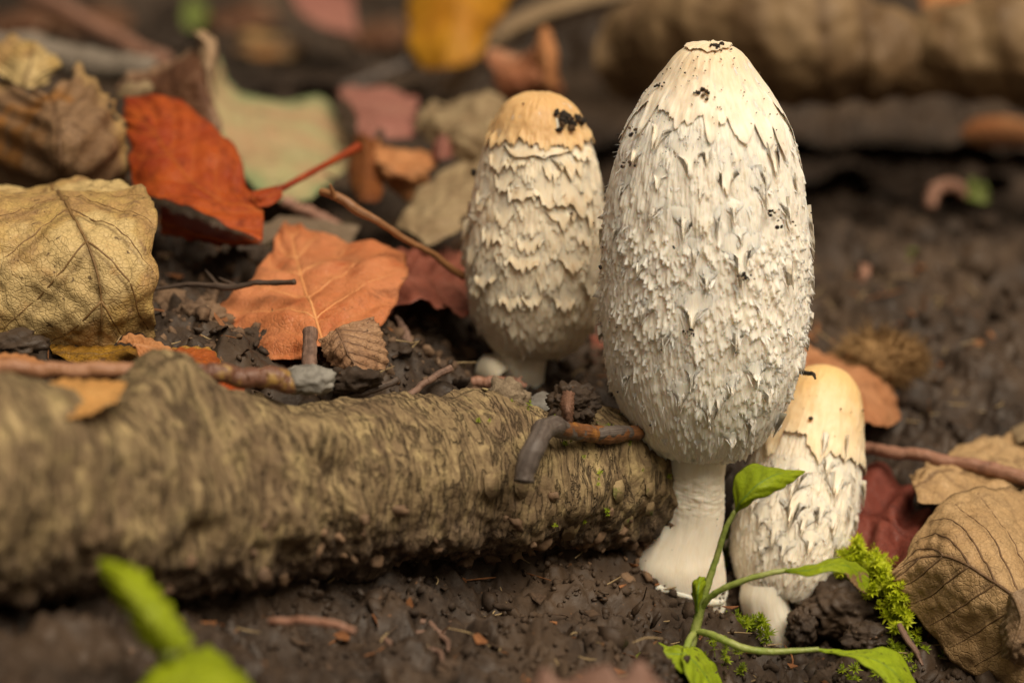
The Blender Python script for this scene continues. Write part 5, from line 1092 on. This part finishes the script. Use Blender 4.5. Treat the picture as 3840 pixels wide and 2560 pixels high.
n_ = 420; xy = np.stack([r_.uniform(-.075, .03, n_), r_.uniform(-.012, .05, n_)], -1)
scatter2('litter_crumbs', 'greyish soil crumbs heaped behind the branch around the pale clod', xy, .0005 + .0020*r_.random(n_)**1.8, SOIL_DRY, 94)
n_ = 1500; xy = np.stack([r_.uniform(-.16, .18, n_), r_.uniform(-.14, .45, n_)], -1)
scatter2('far_soil_crumbs', 'crumbs and small lumps over the soil further back', xy, .0010 + .0040*r_.random(n_)**2.4, SOIL, 95, hi=False)
n_ = 120; xy = np.stack([r_.uniform(.02, .2, n_), r_.uniform(.06, .42, n_)], -1)
scatter2('background_lumps', 'blurred lumps of soil on the slope at the back', xy, .002 + .006*r_.random(n_)**2.2, SOIL, 96, hi=True)
# crumbs stuck under the branch
mb = MB(); r_ = np.random.default_rng(97)
for i in range(420):
    ii = r_.integers(180, 555); jj = r_.integers(0, BR_V.shape[1])
    if BR_D[ii, jj, 2] > .05 - .9*r_.random()**2 or BR_D[ii, jj, 1] > .3: continue
    V, F = _place(r_, 0, 0, r_.uniform(.0008, .0026), True, 0); mb.add(V + BR_V[ii, jj], F)
V, F, _ = mb.get(); branch.part('caked_soil', V, F, None, SOIL_DRY, kind='stuff')

# ------------------------------------------------------------------ seedling
sd = Thing('seedling', 'bright green seedling with arching leaves growing at the foot of the tallest mushroom', 'seedling', None, P(2605, 2365, .588))
def sstalk(pts, rad, name='stalk', parent=None):
    V, F, A = tube(PP(pts), [x*.85 for x in rad], 10, .00010, 700, 60); return sd.part(name, V, F, A, G_STEM, parent=parent)
sstalk([(2585, 2440, .585), (2600, 2385, .586), (2612, 2340, .586), (2640, 2235, .585), (2690, 2080, .583), (2722, 1980, .581), (2757, 1915, .580)], [.0012, .0012, .0010, .0008, .0007, .0006])
sstalk([(2625, 2290, .586), (2660, 2240, .583), (2720, 2203, .580), (2800, 2172, .578), (2880, 2150, .577), (2950, 2136, .577)], [.0007, .0008, .0008, .0007, .0006])
sstalk([(2600, 2365, .587), (2660, 2375, .583), (2730, 2405, .580), (2800, 2432, .579), (2900, 2442, .578), (3000, 2437, .578), (3070, 2433, .578)], [.0009, .0009, .0009, .0009, .0007, .0006])
sstalk([(2600, 2375, .585), (2585, 2400, .581), (2572, 2435, .578)], [.0009, .0009, .0009])
GK = dict(thing=sd, part_name='leaf', cat='x', nt=60, ns=31, crump=.0003, cfreq=120, quilt=.00025, rib=.00028, thick=.0002, jag=.012)
GV = mat_plain('seedling_vein', (.10, .18, .02), (.13, .22, .03), 300, .4)
leaf('', '', [(2757, 1915, .580), (2752, 1850, .582), (2748, 1805, .584), (2765, 1772, .586), (2815, 1740, .588), (2900, 1752, .588), (2960, 1762, .587), (3018, 1766, .586)],
     [(2757, 1918, .580), (2780, 1880, .577), (2810, 1845, .576), (2850, 1808, .576), (2900, 1780, .578), (2960, 1770, .582), (3018, 1767, .586)],
     [(2758, 1925, .580), (2800, 1897, .578), (2835, 1875, .577), (2890, 1853, .577), (2935, 1828, .579), (2985, 1797, .583), (3018, 1768, .586)], L_GRN, ribmat=GV, veins=5, seed=60, **GK)
leaf('', '', [(2940, 2132, .577), (3000, 2128, .576), (3050, 2118, .576), (3110, 2100, .578), (3175, 2098, .582), (3235, 2125, .586), (3260, 2155, .588)],
     [(2940, 2138, .577), (3000, 2142, .574), (3060, 2134, .573), (3115, 2118, .574), (3175, 2125, .577), (3225, 2155, .581), (3258, 2185, .584)],
     [(2940, 2144, .577), (2990, 2154, .573), (3050, 2158, .571), (3110, 2140, .572), (3160, 2152, .573), (3200, 2190, .576), (3248, 2222, .580)], L_GRN, ribmat=GV, veins=5, seed=61, **GK)
leaf('', '', [(3205, 2125, .5815), (3240, 2140, .584), (3262, 2165, .587)], [(3185, 2140, .5765), (3215, 2175, .578), (3254, 2200, .583)], [(3165, 2148, .573), (3205, 2195, .5755), (3250, 2226, .580)], mat_leaf('withered_tip', (.30, .19, .09), (.22, .13, .06), (.2, .12, .05), freq=150), seed=62, **{**GK, 'part_name': 'withered_tip', 'rib': 0, 'nt': 24, 'ns': 17})
leaf('', '', [(3060, 2430, .578), (3140, 2436, .580), (3220, 2434, .582), (3310, 2427, .584), (3365, 2448, .585), (3405, 2500, .585), (3440, 2580, .584)],
     [(3060, 2434, .578), (3140, 2445, .577), (3210, 2455, .576), (3290, 2475, .575), (3340, 2510, .575), (3375, 2550, .576), (3410, 2610, .578)],
     [(3060, 2438, .578), (3120, 2448, .576), (3200, 2470, .573), (3260, 2505, .571), (3300, 2535, .570), (3340, 2580, .571), (3380, 2640, .574)], L_GRN2, ribmat=GV, veins=5, seed=63, **GK)
leaf('', '', [(2612, 2295, .585), (2598, 2240, .583), (2597, 2190, .583), (2620, 2163, .585)], [(2612, 2295, .584), (2615, 2240, .580), (2620, 2195, .580), (2632, 2163, .584)], [(2613, 2295, .585), (2630, 2240, .583), (2642, 2190, .584), (2645, 2165, .586)], L_GRN, ribmat=GV, veins=3, seed=64, **{**GK, 'nt': 36, 'ns': 21})
leaf('', '', [(2572, 2430, .578), (2530, 2418, .582), (2500, 2425, .584), (2465, 2405, .584), (2430, 2430, .580), (2388, 2458, .574)], [(2580, 2450, .574), (2545, 2450, .574), (2510, 2452, .574), (2475, 2450, .573), (2430, 2455, .572), (2386, 2462, .572)], [(2600, 2520, .570), (2570, 2525, .568), (2530, 2505, .566), (2490, 2490, .566), (2440, 2472, .568), (2386, 2465, .571)], L_GRN2, ribmat=GV, veins=4, seed=65, **GK)
leaf('', '', [(2560, 2425, .577), (2600, 2420, .581), (2660, 2465, .583), (2690, 2510, .583), (2712, 2580, .580)], [(2560, 2445, .572), (2590, 2470, .572), (2630, 2510, .573), (2660, 2560, .574), (2690, 2620, .575)], [(2555, 2465, .569), (2570, 2520, .566), (2590, 2570, .566), (2610, 2620, .568), (2650, 2680, .571)], L_GRN2, ribmat=GV, veins=4, seed=66, **GK)

# ------------------------------------------------------------------ blurred foreground plant
fp = Thing('foreground_seedling', 'lime green hairy-leaved seedling, out of focus on the soil before the branch', 'seedling', None, P(620, 2900, .483))
FK = dict(thing=fp, part_name='leaf', nt=60, ns=31, crump=.001, quilt=.0008, serr=.10, jag=.03, veins=7)
leaf('', '', [(592, 2445, .473), (520, 2370, .471), (455, 2270, .471), (385, 2150, .473), (365, 2100, .475)], [(640, 2440, .469), (580, 2350, .465), (520, 2260, .465), (450, 2165, .468), (375, 2098, .474)], [(725, 2410, .473), (665, 2320, .471), (590, 2220, .471), (500, 2130, .473), (385, 2095, .475)], L_LIME, seed=70, **FK)
leaf('', '', [(480, 2640, .471), (560, 2500, .473), (680, 2435, .477), (800, 2430, .481), (900, 2510, .481), (960, 2600, .480)], [(520, 2640, .463), (620, 2560, .462), (720, 2520, .463), (800, 2530, .465), (880, 2570, .468), (950, 2610, .473)], [(600, 2700, .459), (680, 2650, .456), (760, 2640, .456), (830, 2650, .459), (890, 2660, .463), (950, 2640, .469)], L_LIME, seed=71, **FK)
V, F, A = tube(PP([(640, 2440, .469), (610, 2490, .473), (600, 2600, .477), (620, 2900, .483)]), [.0010, .0011, .0012, .0013], 8, .0001, 400, 30); fp.part('stalk', V, F, A, G_STEM)
V, F, A = tube(PP([(520, 2640, .463), (590, 2680, .473), (615, 2780, .480)]), [.0008, .0009, .001], 8, .0001, 400, 20); fp.part('stalk', V, F, A, G_STEM)

# ------------------------------------------------------------------ moss
M_MOSS = mat_plain('moss', (.40, .48, .006), (.60, .66, .03), 500, .5, .0001, transl=.35)
M_MOSS2 = mat_plain('moss_dark', (.20, .28, .01), (.34, .42, .015), 500, .5, .0001, transl=.35)
def rosette(mb, p, up, L, r, whorls=3, nl=8):
    up = up/np.linalg.norm(up); a0 = np.cross(up, [0.3, 1, .2]); a0 /= np.linalg.norm(a0); b0 = np.cross(up, a0)
    for w in range(whorls):
        el = .15 + .45*w/max(whorls-1, 1)*1.6; base = p + up*L*.35*w
        for k in range(nl):
            a = (k + .5*w + r.random()*.5)/nl*2*np.pi; d = np.cos(a)*a0 + np.sin(a)*b0; sd_ = -np.sin(a)*a0 + np.cos(a)*b0
            l = L*r.uniform(.75, 1.15)*(1 - .18*w); dr = d*math.cos(el) + up*math.sin(el); dr2 = dr + up*(.25 - .35*(w == 0))
            wd = l*.13
            V = np.array([base - sd_*wd*.7, base + sd_*wd*.7, base + dr*l*.5 - sd_*wd, base + dr*l*.5 + sd_*wd, base + dr2/np.linalg.norm(dr2)*l])
            mb.add(V, np.array([[0, 1, 3], [0, 3, 2], [2, 3, 4]]))
    V, F, A = tube(np.array([p - up*L*.8, p + up*L*.4*whorls]), [L*.06, L*.04], 5); mb.add(V, F)
def moss(name, label, spots, L, mat, seed, n, spread):
    r = np.random.default_rng(seed); mb = MB()
    path = catmull(PP(spots), 60) if len(spots) > 1 else np.repeat(PP(spots), 60, 0)
    for i in range(n):
        c = path[r.integers(0, 60)]; o = r.normal(size=3)*spread
        rosette(mb, c + o, np.array([o[0]*90, -.25 + o[1]*60, 1.0]) + r.normal(size=3)*.25, L*r.uniform(.7, 1.2), r)
    V, F, A = mb.get(); return single(name, V, F, None, mat, label, 'moss', kind='stuff', smooth_=False)
moss('moss_cushion', 'bright yellow-green moss cushion running down the dark soil clod', [(3170, 2120, .622), (3230, 2090, .619), (3290, 2110, .617), (3300, 2170, .613), (3325, 2220, .611), (3365, 2270, .610), (3385, 2320, .610), (3365, 2350, .611)], .0019, M_MOSS, 1, 170, .0016)
moss('moss_tuft', 'small green moss tuft at the foot of the ochre-topped mushroom', [(2745, 2330, .604), (2800, 2340, .603), (2850, 2370, .602), (2880, 2395, .602)], .0020, M_MOSS2, 2, 16, .0010)
moss('moss_tuft', 'sparse green moss sprigs on the soil under the lower seedling leaf', [(2600, 2440, .588), (2680, 2440, .588), (2780, 2460, .588), (2770, 2500, .586), (2740, 2530, .585)], .0015, M_MOSS2, 3, 14, .0012)
moss('moss_tuft', 'dark green moss between the stem of the tallest mushroom and its ochre-topped neighbour', [(2735, 1960, .640), (2730, 2010, .638), (2725, 2080, .636)], .0016, M_MOSS2, 4, 22, .0010)
moss('moss_tuft', 'green moss pad on the branch end behind the white stem', [(2462, 1700, .628), (2475, 1725, .628), (2470, 1760, .627)], .0013, M_MOSS, 5, 26, .0008)
moss('moss_tuft', 'dim green moss on the shaded soil below the moss-bearing clod', [(3230, 2500, .600), (3300, 2540, .597), (3400, 2420, .606), (3480, 2400, .606), (3560, 2440, .604)], .0015, M_MOSS2, 6, 34, .0018)
mb = MB(); r_ = np.random.default_rng(8)
for i in range(70):                                          # moss specks along the bark
    ii = r_.integers(385, 555); jj = r_.integers(0, BR_V.shape[1])
    if BR_D[ii, jj, 1] > -.1 or BR_D[ii, jj, 2] < -.35: continue
    for q in range(r_.integers(1, 4)): rosette(mb, BR_V[ii, jj] + r_.normal(size=3)*.0007, BR_D[ii, jj] + np.array([0, 0, .5]), r_.uniform(.0005, .0011), r_, 2, 6)
V, F, A = mb.get(); branch.part('moss_specks', V, F, None, M_MOSS2, False, kind='stuff')

# ------------------------------------------------------------------ blurred green sprouts and husk on the back slope
def sprout(name, label, px, py, D, blades, seed):
    r = np.random.default_rng(seed); t = Thing(name, label, 'sprout', None, P(px, py, D))
    for (dx, dy, dd, w) in blades:
        p0, p1 = P(px, py, D), P(px+dx, py+dy, D+dd); mdl = (p0+p1)/2 + UPV*.002
        c = catmull(np.array([p0, mdl, p1]), 20); side = np.cross(c[-1]-c[0], FWD); side /= np.linalg.norm(side)
        s = np.linspace(-1, 1, 9); wd = w*np.sin(np.linspace(.12, 1, 20)*np.pi)
        V = c[:, None] + side[None, None]*(wd[:, None]*s[None])[..., None] - FWD*(.25*w*(s**2))[None, :, None]
        t.part('leaf', V.reshape(-1, 3), grid_faces(20, 9), np.stack([np.repeat(s[None], 20, 0), np.repeat(np.linspace(0, 1, 20)[:, None], 9, 1), np.zeros((20, 9))], -1).reshape(-1, 3), L_DIM, solid=.0002)
L_DIM = mat_leaf('dim_green_leaf', (.13, .17, .03), (.17, .20, .05), (.12, .15, .03), freq=60)
sprout('green_sprout', 'drooping olive green sprout on the soil slope behind the tallest mushroom', 3360, 960, .75, [(60, 130, -.012, .0032), (-30, 60, -.005, .002), (110, 70, 0, .0028)], 1)
sprout('green_sprout', 'small round bright sprout beside the reddish bark strip', 3740, 1050, .745, [(60, 30, -.003, .0035), (-20, 25, -.003, .002)], 2)
sprout('green_sprout', 'olive sprout at the tip of the arched pinkish twig', 3630, 730, .79, [(80, 30, -.003, .0030), (60, -25, 0, .0025)], 3)
sprout('green_sprout', 'dark green blade at the very back above the dark folded leaf', 735, 150, 1.02, [(-20, -170, .02, .004), (30, -140, .02, .003)], 4)
def husk():
    h_ = hit(3300, 1420); c = h_ + np.array([0, 0, .0045]); r = np.random.default_rng(6); t = Thing('spiny_husk', 'fuzzy brown spiny nut husk on the soil behind the orange-brown leaf', 'husk')
    m1 = mat_plain('husk', (.17, .095, .035), (.24, .14, .055), 300, .9)
    V, F = clod(c, np.array([.0105, .008, .0062]), 61, 4, .25, .1); b = t.part('shell', V, F, None, m1)
    mb = MB()
    for i in range(900):
        d = r.normal(size=3); d /= np.linalg.norm(d); p = c + d*np.array([.0098, .0075, .0058]); l = r.uniform(.002, .0042); e = d + r.normal(size=3)*.25
        s = np.cross(e, [.2, .5, 1]); s /= np.linalg.norm(s); s2 = np.cross(e, s); w = .00022
        mb.add(np.array([p + s*w, p - s*w*.5 + s2*w, p - s*w*.5 - s2*w, p + e*l]), np.array([[0, 1, 3], [1, 2, 3], [2, 0, 3]]))
    V, F, A = mb.get(); t.part('spines', V, F, None, m1, False, parent=b, kind='stuff')
husk()

# ------------------------------------------------------------------ fine plant debris in the soil
CHIP = [mat_plain('chip_%s' % k, a, b, 600, .8) for k, (a, b) in {'rust': ((.16, .06, .02), (.24, .10, .035)), 'straw': ((.26, .18, .09), (.34, .25, .13)), 'dark': ((.05, .03, .018), (.10, .06, .035))}.items()]
for ci, (nm, lb) in enumerate([('rust_debris', 'rusty leaf crumbs scattered in the soil'), ('straw_debris', 'pale straw-like fibres scattered in the soil'), ('dark_debris', 'dark bark crumbs scattered in the soil')]):
    r_ = np.random.default_rng(400 + ci); mb = MB(); n_ = 420
    xy = np.stack([r_.uniform(-.11, .12, n_), r_.uniform(-.08, .14, n_)], -1); z_ = ztd(xy[:, 0], xy[:, 1])
    for (x, y), z in zip(xy, z_):
        d = r_.normal(size=3)*np.array([1, 1, .35]); d /= np.linalg.norm(d); e = np.cross(d, [0, 0, 1]) + r_.normal(size=3)*.3; e /= np.linalg.norm(e); p0 = np.array([x, y, z + .0004])
        if ci == 1 or r_.random() < .3:
            l = r_.uniform(.0015, .006); V, F, A = tube(np.array([p0 - d*l, p0 + e*l*.25, p0 + d*l]), [.00012, .0002, .0001], 5, 0, 1, 8); mb.add(V, F)
        else:
            s_ = r_.uniform(.0005, .0026); k5 = np.array([[-1, -.4], [.1, -.7], [1, -.1], [.4, .7], [-.7, .5]]) + r_.normal(size=(5, 2))*.2
            V = p0 + (k5[:, :1]*d + k5[:, 1:]*e*.7)*s_ + np.array([0, 0, 1])*(r_.random((5, 1))*s_*.5); V = np.concatenate([V, V - np.array([0, 0, .00015])])
            F = [[0, 1, 2], [0, 2, 3], [0, 3, 4]]; F += [[a + 5, c + 5, b + 5] for a, b, c in F]; F += [[i, (i+1) % 5, (i+1) % 5 + 5] for i in range(5)] + [[i, (i+1) % 5 + 5, i + 5] for i in range(5)]
            mb.add(V, np.array(F))
    V, F, A = mb.get(); single(nm, V, F, A, CHIP[ci], lb, 'debris', kind='stuff', smooth_=False)
# more litter far back
for i, (px, py, w, h, mt, lb) in enumerate([(330, 70, 330, 130, L_DRK, 'dark brown leaf lying under the thick pinkish twig at the back'), (900, 60, 300, 110, L_DRK, 'dark brown leaf on the soil behind the pale green leaf'),
        (1010, 180, 260, 90, L_BRN, 'dull brown leaf lying between the dark folded leaf and the golden leaf'), (60, 60, 240, 120, L_DRK, 'dark leaf on the soil behind the pale tan torn flap'),
        (1420, 130, 240, 110, L_DRK, 'dark brown leaf beside the golden leaf'), (3560, 20, 200, 120, L_CURL, 'small orange-brown leaf scrap showing in the seam of the rolled leaves')]):
    hp = hit(px, py + h*.5); D0 = min(depth(hp), 1.25) - .012 if i != 5 else .80
    k = lambda dx, dy, dd: (px + dx*w*.5, py + dy*h*.5, D0 + dd)
    leaf('litter_leaf', lb, [k(-1, -.1, .04), k(-.5, -.9, .06), k(.3, -1, .06), k(1, -.3, .05)], [k(-1, .1, .02), k(-.3, .1, .0), k(.4, -.1, .0), k(1, 0, .02)], [k(-.9, .5, 0), k(-.3, 1, -.01), k(.5, .8, -.01), k(1, .2, 0)], mt, nt=36, ns=27, crump=.003, cfreq=40, jag=.06, seed=80 + i)
